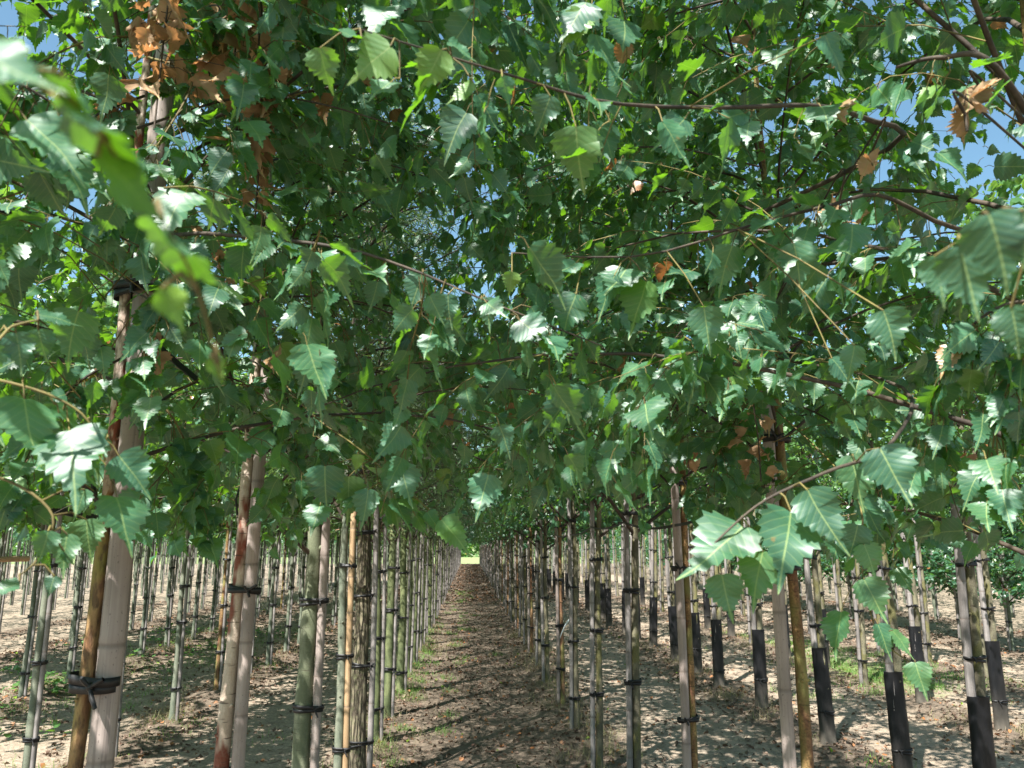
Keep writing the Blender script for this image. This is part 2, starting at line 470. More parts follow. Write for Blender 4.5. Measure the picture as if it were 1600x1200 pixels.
def crown(kind, seed, origin=None, cull=None):
    """returns (foliage Acc, list of limb Accs)."""
    rg = np.random.default_rng(seed)
    c = CROWNS[kind]
    B, K2, m_ = c['B'], c['K'], c['m']
    h = np.linspace(c['h0'], c['h1'], B) + rg.normal(0, 0.06, B)
    az = np.arange(B) * 2.3999 + rg.random() * 6.28 + rg.normal(0, 0.25, B)
    q = (h - c['h0']) / (c['h1'] - c['h0'])
    L = (c['L0'] * (1 - q) + c['L1'] * q) * (0.8 + 0.35 * rg.random(B))
    el0 = np.radians(c['el'] + rg.normal(0, 9, B) + 12 * q)
    dp = np.radians(c['drop'] + rg.normal(0, 12, B))
    n1 = 9
    st = np.stack([np.zeros(B), np.zeros(B), h], 1)
    P1, D1 = arc(st, az, el0, L, dp, n1, rg, 0.05)
    R1 = c['br'] * (1 - 0.8 * np.linspace(0, 1, n1))[None] * (0.7 + 0.5 * L / c['L0'])[:, None]
    limbs = [(P1[i:i + 1], R1[i:i + 1]) for i in range(B)]
    # secondary twigs
    tt = np.linspace(c.get('t0', 0.18), 1.0, K2)[None] + rg.normal(0, 0.03, (B, K2))
    tt = np.clip(tt, 0.05, 0.999) * (n1 - 1)
    i0 = np.floor(tt).astype(int); fr = (tt - i0)[..., None]
    bi = np.arange(B)[:, None]
    S2 = P1[bi, i0] * (1 - fr) + P1[bi, np.minimum(i0 + 1, n1 - 1)] * fr
    D2 = D1[bi, i0]
    az2 = np.arctan2(D2[..., 0], D2[..., 1]) + np.where((np.arange(K2) % 2)[None] == 0, 1, -1) * np.radians(rg.uniform(18, 75, (B, K2)))
    el2 = np.arcsin(np.clip(D2[..., 2], -1, 1)) + np.radians(rg.normal(c.get('tel', 0), 20, (B, K2)))
    L2 = rg.uniform(c['l2'][0], c['l2'][1], (B, K2)) * (1 - 0.3 * q[:, None])
    dp2 = np.radians(rg.normal(c['drop2'], 20, (B, K2)))
    n2 = 6
    P2, T2 = arc(S2.reshape(-1, 3), az2.ravel(), el2.ravel(), L2.ravel(), dp2.ravel(), n2, rg, 0.10, 1.0)
    # leaves along the twigs
    Kt = len(P2)
    s = (np.arange(m_)[None] + 0.6 + rg.normal(0, 0.2, (Kt, m_))) / m_
    s = np.clip(s, 0.02, 0.999) * (n2 - 1)
    i0 = np.floor(s).astype(int); fr = (s - i0)[..., None]
    ki = np.arange(Kt)[:, None]
    LP = P2[ki, i0] * (1 - fr) + P2[ki, np.minimum(i0 + 1, n2 - 1)] * fr
    LT = T2[ki, i0]
    side = np.where((np.arange(m_) % 2)[None] == 0, 1.0, -1.0)[..., None]
    lat = nrm(np.cross(LT, np.array([0, 0, 1.0])) + 1e-3) * side
    up = np.array([0, 0, 1.0])
    LD = nrm(0.6 * LT + 0.55 * lat - c['hang'] * up + rg.normal(0, 0.28, LP.shape))
    outw = LP * np.array([1, 1, 0]); outw = nrm(outw)
    LN = up * c['nup'] + outw * 0.65 + rg.normal(0, c['nr'], LP.shape)
    LP = LP.reshape(-1, 3); LD = LD.reshape(-1, 3); LN = LN.reshape(-1, 3)
    S = c['size'] * rg.uniform(0.5, 1.2, len(LP))
    keep = rg.random(len(LP)) < c.get('keep', 0.95)
    keep &= LP[:, 2] - S * 0.7 > c['zmin'] + rg.exponential(0.05, len(LP)) - 0.04
    twig_keep = P2[:, -1, 2] > c['zmin'] - 0.02
    if cull is not None:
        tip = LP + LD * S[:, None]
        keep &= cull(LP + origin, rg) & cull(tip + origin, rg)
        for q_ in (2, 3, 4, 5):
            twig_keep &= cull(P2[:, q_] + origin, rg, True)
        keep &= np.repeat(twig_keep, m_) | (rg.random(len(LP)) < 0.35)
    else:
        keep &= np.repeat(twig_keep, m_) | (rg.random(len(LP)) < 0.6)
    LP, LD, LN, S = LP[keep], LD[keep], LN[keep], S[keep]
    acc = Acc()
    R2 = c['tr'] * (1 - 0.6 * np.linspace(0, 1, n2))[None] * np.ones((Kt, 1))
    V, Fq = tubes(P2[twig_keep], R2[twig_keep], 3)
    acc.add(V, Fq, 1)
    pet = c['pet']
    if c['detail']:
        e1 = LP + LD * pet * 0.5 + np.array([0, 0, 0.004]); e2 = LP + LD * pet
        V, Fq = tubes(np.stack([LP, e1, e2], 1), np.full((len(LP), 3), 0.0007), 3)
        acc.add(V, Fq, 2)
    add_leaves(acc, c['leaf'], LP + LD * pet, LD, LN, S, 0, rg, fold=c.get('fold', 0.3), droop=c.get('leafdroop', 0.25), yellow=c.get('yellow', 0.02))
    return acc, limbs

CROWNS = {
    'birch': dict(B=42, K=14, m=15, h0=1.60, h1=4.4, keep=0.82, L0=1.4, L1=1.05, el=33, drop=66, br=0.0046, t0=0.12, l2=(0.22, 0.62), drop2=70, tr=0.0016,
                  hang=0.65, nup=0.75, nr=0.5, size=0.069, zmin=1.45, pet=0.018, detail=True, leaf='birch'),
    'willow': dict(B=38, K=16, m=21, h0=1.66, h1=4.6, keep=0.78, L0=1.18, L1=0.65, el=48, drop=66, br=0.011, t0=0.1, l2=(0.3, 0.75), drop2=60, tr=0.0018,
                   hang=0.2, nup=0.7, nr=0.5, size=0.069, zmin=1.62, pet=0.004, detail=False, leaf='willow', fold=0.6),
    'broad': dict(B=38, K=14, m=13, h0=1.66, h1=4.7, keep=0.74, L0=1.15, L1=0.65, el=38, drop=52, br=0.011, t0=0.1, l2=(0.2, 0.55), drop2=45, tr=0.002,
                  hang=0.7, nup=0.65, nr=0.45, size=0.066, zmin=1.62, pet=0.01, detail=False, leaf='broad'),
    'small_birch': dict(B=38, K=13, m=13, h0=1.66, h1=4.7, keep=0.74, L0=1.15, L1=0.65, el=38, drop=60, br=0.010, t0=0.12, l2=(0.22, 0.6), drop2=65, tr=0.0017,
                        hang=0.6, nup=0.75, nr=0.5, size=0.072, zmin=1.62, pet=0.012, detail=False, leaf='birch_mid'),
    'young': dict(B=20, K=9, m=10, h0=2.1, h1=3.5, L0=0.8, L1=0.35, el=48, drop=45, br=0.008, t0=0.15, l2=(0.18, 0.42), drop2=45, tr=0.0016,
                  hang=0.6, nup=0.65, nr=0.5, size=0.062, zmin=1.95, pet=0.01, detail=False, leaf='broad'),
    'leafy': dict(B=26, K=11, m=11, h0=1.9, h1=3.5, L0=1.0, L1=0.5, el=44, drop=48, br=0.008, t0=0.12, l2=(0.2, 0.5), drop2=45, tr=0.0016,
                  hang=0.6, nup=0.65, nr=0.5, size=0.075, zmin=1.8, pet=0.01, detail=False, leaf='broad'),
    'bushy': dict(B=34, K=13, m=11, h0=0.7, h1=3.3, L0=1.05, L1=0.5, el=40, drop=40, br=0.010, t0=0.1, l2=(0.2, 0.45), drop2=30, tr=0.0018,
                  hang=0.2, nup=0.75, nr=0.55, size=0.075, zmin=0.55, pet=0.01, detail=False, leaf='broad'),
}
LEAFMAT = {'birch': 'leaf_birch', 'willow': 'leaf_willow', 'broad': 'leaf_alder', 'small_birch': 'leaf_birch', 'young': 'leaf_young', 'leafy': 'leaf_young', 'bushy': 'leaf_alder'}

# ------------------------------------------------------------------ culling of leaves right in front of the lens, so trunks and path stay visible, and overhead to let sun in
EDGE_X = [-200, 0, 60, 130, 230, 300, 340, 400, 440, 520, 600, 700, 740, 800, 900, 960, 1000, 1060, 1100, 1160, 1230, 1300, 1400, 1480, 1560, 1800]
EDGE_Y = [860, 870, 920, 850, 880, 870, 830, 860, 920, 830, 830, 850, 800, 810, 770, 770, 830, 800, 830, 850, 820, 880, 880, 880, 900, 900]
WINDOWS = [(1390, -150, 1570, 230, 0.5), (150, 420, 222, 575, 0.8), (140, 590, 212, 900, 0.93), (160, 690, 205, 1000, 1.0), (165, 0, 235, 250, 0.55), (350, 780, 410, 900, 1.0), (372, 560, 408, 760, 0.7),
           (1200, 625, 1245, 760, 0.9), (1060, 755, 1095, 1000, 0.95), (1575, 0, 1620, 240, 1.0)]

def cull_near(P, rg, wood=False):
    x, y, d, r = seen(P)
    inview = (d > 0.05) & (x > -150) & (x < 1750) & (y > -150) & (y < 1350)
    k = ~((r < 0.38) | (inview & (r < 0.7)))
    k &= ~((P[:, 1] < 0.1) & (rg.random(len(P)) < 0.8))  # crowns beside and behind the camera thinned so more sun reaches leaves ahead
    k &= ~((P[:, 1] >= 0.1) & (P[:, 1] < 0.7) & (rg.random(len(P)) < 0.45))  # milder thinning just past the camera, shaped for the same sunlight
    k &= ~(inview & (x < 450) & (y > 60) & (r < 1.25) & (rg.random(len(P)) < 0.35))
    k &= ~(inview & (r < 1.0) & (rg.random(len(P)) < 0.55))
    edge = np.interp(x, EDGE_X, EDGE_Y) + rg.normal(0, 14, len(P))
    k &= ~(inview & (y > edge) & (r < 6))
    for x0, y0, x1, y1, pr in WINDOWS:
        k &= ~(inview & (x > x0) & (x < x1) & (y > y0) & (y < y1) & (r < 2.2) & (rg.random(len(P)) < (pr if not wood else pr * 0.7)))
    return k

# ------------------------------------------------------------------ object helpers
def link(name, me, parent=None, mat=None):
    o = bpy.data.objects.new(name, me)
    C.objects.link(o)
    if parent:
        o.parent = parent
    return o

def tag(o, label, cat, group=None, kind=None):
    if label: o['label'] = label
    if cat: o['category'] = cat
    if group: o['group'] = group
    if kind: o['kind'] = kind

def lathe(acc, zs, rs, sides, cx, cy, mi=0, rough=0.0, rg=rng, var=None, cap=True):
    ang = np.arange(sides) * 2 * math.pi / sides
    n = len(zs)
    rr_ = np.array(rs)[:, None] * (1 + rough * rg.normal(0, 1, (n, sides)))
    V = np.stack([np.array(cx)[:, None] + rr_ * np.cos(ang), np.array(cy)[:, None] + rr_ * np.sin(ang), np.repeat(np.array(zs)[:, None], sides, 1)], -1).reshape(-1, 3)
    i, j = np.meshgrid(np.arange(n - 1), np.arange(sides), indexing='ij')
    a = i * sides + j; b = i * sides + (j + 1) % sides
    vv = None if var is None else np.repeat(np.array(var)[:, None], sides, 0) * np.array([1, 0, 0])
    acc.add(V, np.stack([a, b, b + sides, a + sides], -1).reshape(-1, 4), mi, var=vv)
    if cap:
        for k, flip in ((0, True), (n - 1, False)):
            base = V[k * sides:(k + 1) * sides]
            f = np.arange(sides)[None]
            acc.add(base, f[:, ::-1] if flip else f, mi, var=None if var is None else (var[k], 0, 0))

def trunk_mesh(name, r, H, mat, seed, wob=0.008, sides=14, knots=5):
    rg = np.random.default_rng(seed)
    zs = np.concatenate([[-0.08, 0.0, 0.03, 0.08], np.arange(0.16, H, 0.09), [H]])
    rs = r * (1 - 0.30 * np.clip(zs / 2.0, 0, 1)) * (1 - 0.82 * np.clip((zs - 1.9) / (H - 1.9), 0, 1))
    rs *= 1 + 0.35 * np.exp(-np.maximum(zs, 0) / 0.05) + rg.normal(0, 0.025, len(zs))
    for _ in range(knots):
        kz = rg.uniform(0.3, 2.2)
        rs *= 1 + 0.12 * np.exp(-((zs - kz) / 0.03) ** 2)
    ph = rg.random(4) * 6.28
    cx = wob * (np.sin(zs * 2.1 + ph[0]) + 0.5 * np.sin(zs * 5 + ph[1])) * np.clip(zs, 0, 1)
    cy = wob * (np.sin(zs * 1.9 + ph[2]) + 0.5 * np.sin(zs * 4.3 + ph[3])) * np.clip(zs, 0, 1)
    a = Acc()
    lathe(a, zs, rs, sides, cx, cy, 0, 0.02, rg)
    # pruned branch stubs
    for _ in range(knots):
        kz = rg.uniform(0.4, 2.3); k = int(np.argmin(abs(zs - kz))); an = rg.random() * 6.28
        d = np.array([math.cos(an), math.sin(an), 0.5])
        p0 = np.array([cx[k], cy[k], zs[k]]) + d * rs[k] * 0.7
        pts = np.stack([p0, p0 + d * r * 0.35, p0 + d * r * 0.55])[None]
        V, Fq = tubes(pts, np.array([[r * 0.30, r * 0.24, r * 0.03]]), 7)
        a.add(V, Fq, 0)
    return a.mesh(name, [mat])

def stake_mesh(name, r, H, mat, seed, sides=14):
    rg = np.random.default_rng(seed)
    zs, rs, vr = [-0.1], [r], [0.0]
    z = rg.uniform(0.05, 0.25)
    while z < H - 0.04:
        for dz, k, dk in ((-0.022, 0.985, 0.0), (-0.009, 1.05, 0.15), (-0.003, 0.99, 0.9), (0.001, 0.97, 1.0), (0.006, 1.03, 0.2), (0.02, 0.99, 0.0)):
            zs.append(z + dz); rs.append(r * k); vr.append(dk)
        z += rg.uniform(0.22, 0.33)
    zs += [H - 0.004, H]; rs += [r * 0.97, r * 0.88]; vr += [0.2, 0.7]
    zs = np.array(zs); rs = np.array(rs) * (1 - 0.07 * np.clip(zs / 3, 0, 1))
    b = rg.normal(0, 0.006, 2)
    a = Acc()
    lathe(a, zs, rs, sides, b[0] * np.sin(zs * 1.3), b[1] * np.sin(zs * 1.1), 0, 0.008, rg, var=vr)
    return a.mesh(name, [mat])

def tie_mesh(name, r1, r2, off, width=0.022, wraps=2, tails=True, seed=0):
    """rubber strap round the trunk (centre at -off) and the stake (centre at the origin)"""
    rg = np.random.default_rng(seed)
    a = Acc()
    d = np.array(off); Ld = np.linalg.norm(d); ax = d / Ld
    base = math.atan2(ax[1], ax[0])
    pts = []
    nb = 14
    def ring(e):
        R1, R2 = r1 + e, r2 + e
        be = math.acos(max(-1, min(1, (R2 - R1) / Ld)))
        res = []
        for k in range(nb + 1):                       # round the stake (origin), far side from the trunk
            th = base + (math.pi - (math.pi - be)) + 2 * (math.pi - be) * k / nb
            res.append((R2 * math.cos(th), R2 * math.sin(th)))
        for k in range(nb + 1):
            th = base - be + 2 * be * k / nb
            res.append((d[0] + R1 * math.cos(th), d[1] + R1 * math.sin(th)))
        return np.array(res)
    for wv in range(wraps):
        e0 = 0.0015 + 0.0028 * wv
        inner, outer = ring(e0), ring(e0 + 0.0025)
        n = len(inner)
        zc = (wv - (wraps - 1) / 2) * width * 0.55 + rg.normal(0, 0.002)
        tilt = rg.normal(0, 0.10)
        def rows(loop, z):
            return np.column_stack([loop, z + tilt * (loop @ ax)])
        hw = width * 0.5
        V = np.concatenate([rows(inner, zc - hw), rows(outer, zc - hw), rows(outer, zc + hw), rows(inner, zc + hw)])
        i = np.arange(n); j = (i + 1) % n
        q = [np.stack([i + p * n, j + p * n, j + ((p + 1) % 4) * n, i + ((p + 1) % 4) * n], 1) for p in range(4)]
        a.add(V, np.concatenate(q), 0)
    if tails:
        kp = np.array([-ax[0] * r2 * 0.3 - ax[1] * (r2 + .006) * (1 if ax[0] < 0 else -1) * -1, 0, 0])
        # knot on the camera side (-Y) of the stake
        k0 = np.array([0.0, -(r2 + 0.007), 0.0]) + np.array([ax[0] * r2 * 0.4, 0, 0])
        for dx, dz in ((rg.uniform(-0.9, -0.3), rg.uniform(0.5, 1.0)), (rg.uniform(-0.2, 0.7), -1.0), (0.9, 0.5)):
            l = rg.uniform(0.028, 0.05) * (width / 0.022)
            p = np.stack([k0, k0 + np.array([dx * .5, -0.22, dz * .5]) * l, k0 + np.array([dx, -0.3, dz]) * l])[None]
            V, Fq = tubes(p, np.array([[width * .22, width * .30, width * .26]]), 5)
            a.add(V, Fq, 0)
        th = np.arange(8)
        zz = np.linspace(-1, 1, 6)
        lathe(a, zz * width * 0.5, np.sqrt(np.clip(1 - zz ** 2, 0.05, 1)) * width * 0.42, 8, np.full(6, k0[0]), np.full(6, k0[1]), 0)
    return a.mesh(name, ['rubber'])

def guard_mesh(name, r1, r2, off, H, seed):
    """black sleeve round trunk (origin) and stake (at off)"""
    rg = np.random.default_rng(seed)
    a = Acc()
    d = np.array(off); Ld = np.linalg.norm(d); ax = d / Ld; base = math.atan2(ax[1], ax[0])
    be = math.acos(max(-1, min(1, (r1 - r2) / Ld)))
    lp = []
    nb = 10
    for k in range(nb + 1):
        th = base + be + 2 * (math.pi - be) * k / nb
        lp.append((math.cos(th), math.sin(th), 0))
    for k in range(nb + 1):
        th = base - be + 2 * be * k / nb
        lp.append((math.cos(th), math.sin(th), 1))
    lp = np.array(lp)
    zs = np.array([-0.06, 0.0, 0.04, 0.12, 0.22, 0.32, 0.42, 0.52, 0.62, H - 0.02, H])
    R = np.where(lp[:, 2] == 0, r1 + 0.006, r2 + 0.006)
    V = []
    for z in zs:
        k = 1 + rg.normal(0, 0.035, len(lp)) + (0.18 * math.exp(-max(z, 0) / 0.05))
        V.append(np.column_stack([lp[:, 0] * R * k + lp[:, 2] * d[0], lp[:, 1] * R * k + lp[:, 2] * d[1], np.full(len(lp), z)]))
    n = len(lp); V = np.concatenate(V)
    i, j = np.meshgrid(np.arange(len(zs) - 1), np.arange(n), indexing='ij')
    p = i * n + j; q = i * n + (j + 1) % n
    vv = np.zeros((len(V), 3)); vv[:, 0] = np.repeat(np.exp(-np.maximum(zs, 0) / 0.12), n)
    a.add(V, np.stack([p, q, q + n, p + n], -1).reshape(-1, 4), 0, var=vv)
    a.add(V[-n:], np.arange(n)[None], 0)
    return a.mesh(name, ['guard'])

def trunk_z(x, y):
    return gz(x, y)

# ------------------------------------------------------------------ ground
ROWS_X = [-0.8, -2.88, -4.9, -6.95, -9.0, 1.0, 3.05, 4.9, 6.55, 8.7, 10.8]
def gz(x, y):
    x = np.asarray(x, float); y = np.asarray(y, float)
    g = np.zeros(np.broadcast(x, y).shape)
    for rx in ROWS_X:
        g = g + 0.075 * np.exp(-((x - rx) / 0.26) ** 2) * (0.75 + 0.25 * np.sin(y * 2.3 + rx * 3))
    g = g + 0.018 * np.sin(x * 1.7 + 0.6 * np.sin(y * 0.9)) * np.sin(y * 1.1 + x) + 0.010 * np.sin(x * 5.1 + y * 2.2) * np.sin(y * 4.3 - x)
    fade = np.clip((74 - y) / 8, 0, 1) * np.clip((y + 20) / 6, 0, 1) * np.clip((14 - np.abs(x)) / 3, 0, 1)
    return g * fade

def lines(a, b, fine, lo, hi):
    """fine spacing inside [a,b], growing outside to lo/hi"""
    c = list(np.arange(a, b + 1e-6, fine)); s = fine
    while c[-1] < hi: s *= 1.35; c.append(c[-1] + s)
    s = fine
    while c[0] > lo: s *= 1.35; c.insert(0, c[0] - s)
    return np.array(c)
gx = lines(-8.5, 9.5, 0.075, -500, 500)
gy = np.concatenate([lines(0.5, 14.0, 0.075, -300, 14.0), ])
gy = gy[gy <= 14.01]
s = 0.08
g2 = [gy[-1]]
while g2[-1] < 900: s *= 1.02 if g2[-1] < 80 else 1.3; g2.append(g2[-1] + s)
gy = np.concatenate([gy, g2[1:]])
GX, GY = np.meshgrid(gx, gy)
Z = gz(GX, GY) + rng.normal(0, 0.0035, GX.shape) * (np.abs(GX) < 12) * (GY < 40)
a = Acc()
nx, ny = len(gx), len(gy)
i, j = np.meshgrid(np.arange(ny - 1), np.arange(nx - 1), indexing='ij')
p = i * nx + j
ridge = np.zeros(GX.shape)
for rx in ROWS_X:
    ridge = np.maximum(ridge, np.exp(-((GX - rx) / 0.42) ** 2))
patht = np.exp(-((GX - 0.1) / 0.95) ** 4) * 0.72
green = np.zeros(GX.shape)
green = np.maximum(green, 0.2 * np.exp(-(((GX + 0.2) / 0.35) ** 2)) * (GY < 60) * (0.6 + 0.4 * np.sin(GY * 1.7)))
green = np.maximum(green, 0.45 * np.exp(-((GX + 5.2) / 1.1) ** 2) * (GY < 16) * 0.8)
green = np.maximum(green, 0.75 * np.exp(-(((GX - 5.4) / 0.8) ** 2 + ((GY - 10.8) / 2.2) ** 2)))
green = np.maximum(green, np.clip((GY - 73) / 3, 0, 1))
green = np.maximum(green, np.clip((np.abs(GX) - 120) / 3, 0, 1))
vr = np.stack([np.maximum(ridge, patht) * (GY < 74), green, np.clip((GY - 73) / 3, 0, 1)], -1).reshape(-1, 3)
a.add(np.stack([GX, GY, Z], -1).reshape(-1, 3), np.stack([p, p + 1, p + 1 + nx, p + nx], -1).reshape(-1, 4), 0, var=vr)
g = link("ground", a.mesh("ground", ['soil']))
g['kind'] = 'structure'; g['label'] = "dry sandy nursery soil with low ridges under the tree rows"

# ------------------------------------------------------------------ ground cover
def scatter(n, x0, x1, y0, y1, near=True):
    x = rng.uniform(x0, x1, n)
    y = y0 + (y1 - y0) * rng.random(n) ** (1.6 if near else 1)
    return x, y

def ridge_w(x):
    r_ = np.zeros(len(x))
    for rx in ROWS_X:
        r_ = np.maximum(r_, np.exp(-((x - rx) / 0.45) ** 2))
    return r_

a = Acc()
x, y = scatter(170000, -9, 11, 1.5, 26)
wgt = 0.13 + 0.87 * ridge_w(x) ** 0.7
wgt = np.maximum(wgt, 0.75 * (np.abs(x - 0.1) < 0.9))
cl = 0.5 + 0.5 * np.sin(x * 3.1 + 1.3 * np.sin(y * 2.2)) * np.sin(y * 2.7 + x * 1.4)
k = rng.random(len(x)) < wgt * (0.25 + 0.75 * cl)
x, y = x[k], y[k]
n = len(x)
P = np.stack([x, y, gz(x, y) + rng.uniform(0.002, 0.02, n)], 1)
D = np.stack([rng.normal(0, 1, n), rng.normal(0, 1, n), rng.normal(0, 0.22, n)], 1)
Nn = np.stack([rng.normal(0, 0.5, n), rng.normal(0, 0.5, n), np.ones(n)], 1)
var = np.zeros((n, 3)); var[:, 0] = rng.random(n) ** 1.5
var[:, 2] = (rng.random(n) < 0.13) * rng.uniform(0.3, 0.9, n); var[:, 1] = (rng.random(n) < 0.02) * 0.8
add_leaves(a, 'broad', P, D, Nn, rng.uniform(0.018, 0.055, n), 0, rng, var=var, fold=0.9, droop=0.6, wave=0.12)
# crumbled twigs and chips
xf = rng.uniform(-3.4, 3.6, 26000); yf = rng.uniform(24, 72, 26000); n = len(xf)
P = np.stack([xf, yf, gz(xf, yf) + rng.uniform(0.004, 0.03, n)], 1)
D = np.stack([rng.normal(0, 1, n), rng.normal(0, 1, n), rng.normal(0, 0.3, n)], 1)
Nn = np.stack([rng.normal(0, 0.5, n), rng.normal(0, 0.5, n), np.ones(n)], 1)
var = np.zeros((n, 3)); var[:, 0] = rng.random(n) ** 1.5; var[:, 2] = (rng.random(n) < 0.13) * 0.6
add_leaves(a, 'card', P, D, Nn, rng.uniform(0.05, 0.12, n), 0, rng, var=var, fold=0.9, droop=0.6)
x, y = scatter(36000, -9, 11, 1.5, 20)
k = rng.random(len(x)) < 0.15 + 0.85 * ridge_w(x); x, y = x[k], y[k]; n = len(x)
an = rng.random(n) * 6.28; L = rng.uniform(0.02, 0.11, n)
p0 = np.stack([x, y, gz(x, y) + 0.004 + rng.uniform(0, .012, n)], 1)
dv = np.stack([np.cos(an), np.sin(an), rng.normal(0, 0.12, n)], 1) * L[:, None]
md = p0 + dv * 0.5 + rng.normal(0, 0.006, (n, 3)) * [1, 1, .4]
V, Fq = tubes(np.stack([p0, md, p0 + dv], 1), np.repeat(rng.uniform(0.0009, 0.0026, n)[:, None], 3, 1), 3)
a.add(V, Fq, 0, var=(0.35, 0, 0))
o = link("leaf_litter", a.mesh("leaf_litter", ['litter'])); tag(o, "brown fallen leaves and twig litter strewn under the tree rows", "leaf litter", kind='stuff')

def blades(x, y, lmin, lmax, wd, spread, mat, name, label, cat, bend=0.5):
    n = len(x)
    a = Acc()
    an = rng.random(n) * 6.28; L = rng.uniform(lmin, lmax, n)
    el = np.radians(np.clip(rng.normal(60, spread, n), 4, 90))
    b0 = np.stack([x, y, gz(x, y) - 0.004], 1)
    P, T = arc(b0, an, el, L, np.radians(rng.uniform(15, 90, n)) * bend * 2, 4, rng, 0.1)
    sd_ = nrm(np.cross(T, np.array([0, 0, 1.0])) + 1e-4)
    wv = wd * np.array([1, .9, .6, .12])[None, :, None]
    V = np.stack([P - sd_ * wv, P + sd_ * wv], 2).reshape(-1, 3)
    kk, ii = np.meshgrid(np.arange(n), np.arange(3), indexing='ij')
    q = kk * 8 + ii * 2
    var = np.zeros((n, 3)); var[:, 0] = rng.random(n); var[:, 1] = rng.random(n) * 0.5
    a.add(V, np.stack([q, q + 1, q + 3, q + 2], -1).reshape(-1, 4), 0, var=np.repeat(var, 8, 0))
    o = link(name, a.mesh(name, [mat])); tag(o, label, cat, kind='stuff')

def clumps(cs, per, sx):
    cs = np.array(cs)
    idx = np.repeat(np.arange(len(cs)), per)
    return cs[idx, 0] + rng.normal(0, sx, len(idx)), cs[idx, 1] + rng.normal(0, sx, len(idx))

cs = [(rng.normal(-0.25, 0.28), rng.uniform(3.5, 30)) for _ in range(50)] + [(rng.normal(-0.7, 0.2), rng.uniform(3, 16)) for _ in range(60)]
x1, y1 = clumps(cs, 75, 0.07)
cs = [(rng.normal(5.5, 0.55), rng.normal(10.6, 0.9)) for _ in range(70)] + [(rng.normal(5.6, 0.4), rng.normal(13.5, 1.2)) for _ in range(40)] + [(rng.normal(3.6, 0.4), rng.normal(7.5, 2)) for _ in range(10)]
x2, y2 = clumps(cs, 80, 0.10)
cs = [(rng.normal(-4.4, 0.9), rng.uniform(6.5, 17)) for _ in range(120)]
x3, y3 = clumps(cs, 35, 0.12)
blades(np.concatenate([x1, x2, x3]), np.concatenate([y1, y2, y3]), 0.03, 0.11, 0.0022, 22, 'grass', "grass", "short green grass and weeds in patches along the path and between rows", "grass")
cs = []
for rx in ROWS_X[:8]:
    if rx in (-6.95, -9.0): continue
    for _ in range(70 if abs(rx) < 2 else 36):
        cs.append((rx + rng.normal(0, 0.16), rng.uniform(2, 16)))
cs += [(rng.normal(5.15, 0.22), rng.normal(6.6, 0.35)) for _ in range(26)]
x1, y1 = clumps(cs, 60, 0.09)
blades(x1, y1, 0.05, 0.19, 0.0012, 32, 'straw', "dry_straw", "dead straw and dry weed stalks matted round the trunk bases", "dry grass", bend=0.8)
# low green weeds, left of the path
x, y = clumps([(rng.uniform(-6.8, -3.3), rng.uniform(7, 17)) for _ in range(55)], 20, 0.13)
n = len(x); a = Acc()
P = np.stack([x, y, gz(x, y) + rng.uniform(0.01, 0.10, n)], 1)
D = np.stack([rng.normal(0, 1, n), rng.normal(0, 1, n), rng.uniform(0, 0.6, n)], 1)
Nn = np.stack([rng.normal(0, 0.3, n), rng.normal(0, 0.3, n), np.ones(n)], 1)
add_leaves(a, 'broad', P, D, Nn, rng.uniform(0.03, 0.09, n), 0, rng)
stm = np.stack([P, P * [1, 1, 0] + [0, 0, 0] + np.stack([np.zeros(n), np.zeros(n), gz(x, y)], 1)], 1)
V, Fq = tubes(stm, np.full((n, 2), 0.0015), 3); a.add(V, Fq, 0)
o = link("low_weeds", a.mesh("low_weeds", ['leaf_young'])); tag(o, "low broad-leaved green weeds covering the soil left of the path", "weeds", kind='stuff')

# ------------------------------------------------------------------ tree kinds
KIND = {
    # r, H, bark, stake r, stake H, stake mat, crown, tie heights, guard
    'cream': dict(r=0.028, H=4.6, bark='bark_cream', sr=0.022, sh=2.35, sm='bamboo', cr='birch'),
    'first': dict(r=0.018, H=4.6, bark='bark_first', sr=0.026, sh=3.5, sm='bamboo', cr='birch'),
    'orange': dict(r=0.021, H=4.6, bark='bark_orange', sr=0.020, sh=2.12, sm='bamboo', cr='birch'),
    'stout_green': dict(r=0.046, H=4.9, bark='bark_green', sr=0.022, sh=2.1, sm='bamboo', cr='willow'),
    'thin_green': dict(r=0.030, H=4.9, bark='bark_slim', sr=0.021, sh=1.95, sm='bamboo_tan', cr='willow'),
    'rugged': dict(r=0.066, H=4.9, bark='bark_fissured', sr=0.022, sh=2.0, sm='bamboo_grey', cr='willow'),
    'green': dict(r=0.045, H=4.9, bark='bark_moss', sr=0.016, sh=2.05, sm='bamboo_grey', cr='willow'),
    'lichen': dict(r=0.027, H=4.9, bark='bark_lichen', sr=0.019, sh=2.05, sm='bamboo_grey', cr='broad'),
    'red': dict(r=0.026, H=4.9, bark='bark_red', sr=0.019, sh=2.0, sm='bamboo', cr='small_birch'),
    'slim': dict(r=0.029, H=3.7, bark='bark_slim', sr=0.017, sh=2.1, sm='bamboo_grey', cr='leafy'),
    'tan': dict(r=0.026, H=3.7, bark='bark_orange', sr=0.017, sh=2.1, sm='bamboo_grey', cr='leafy'),
    'guarded': dict(r=0.034, H=3.9, bark='bark_lichen', sr=0.027, sh=2.15, sm='bamboo_grey', cr='young', guard=0.78),
    'pale': dict(r=0.033, H=3.8, bark='bark_lichen', sr=0.024, sh=2.1, sm='bamboo_grey', cr='young'),
    'bushy': dict(r=0.033, H=3.5, bark='bark_slim', sr=0.020, sh=1.9, sm='bamboo_grey', cr='bushy'),
}
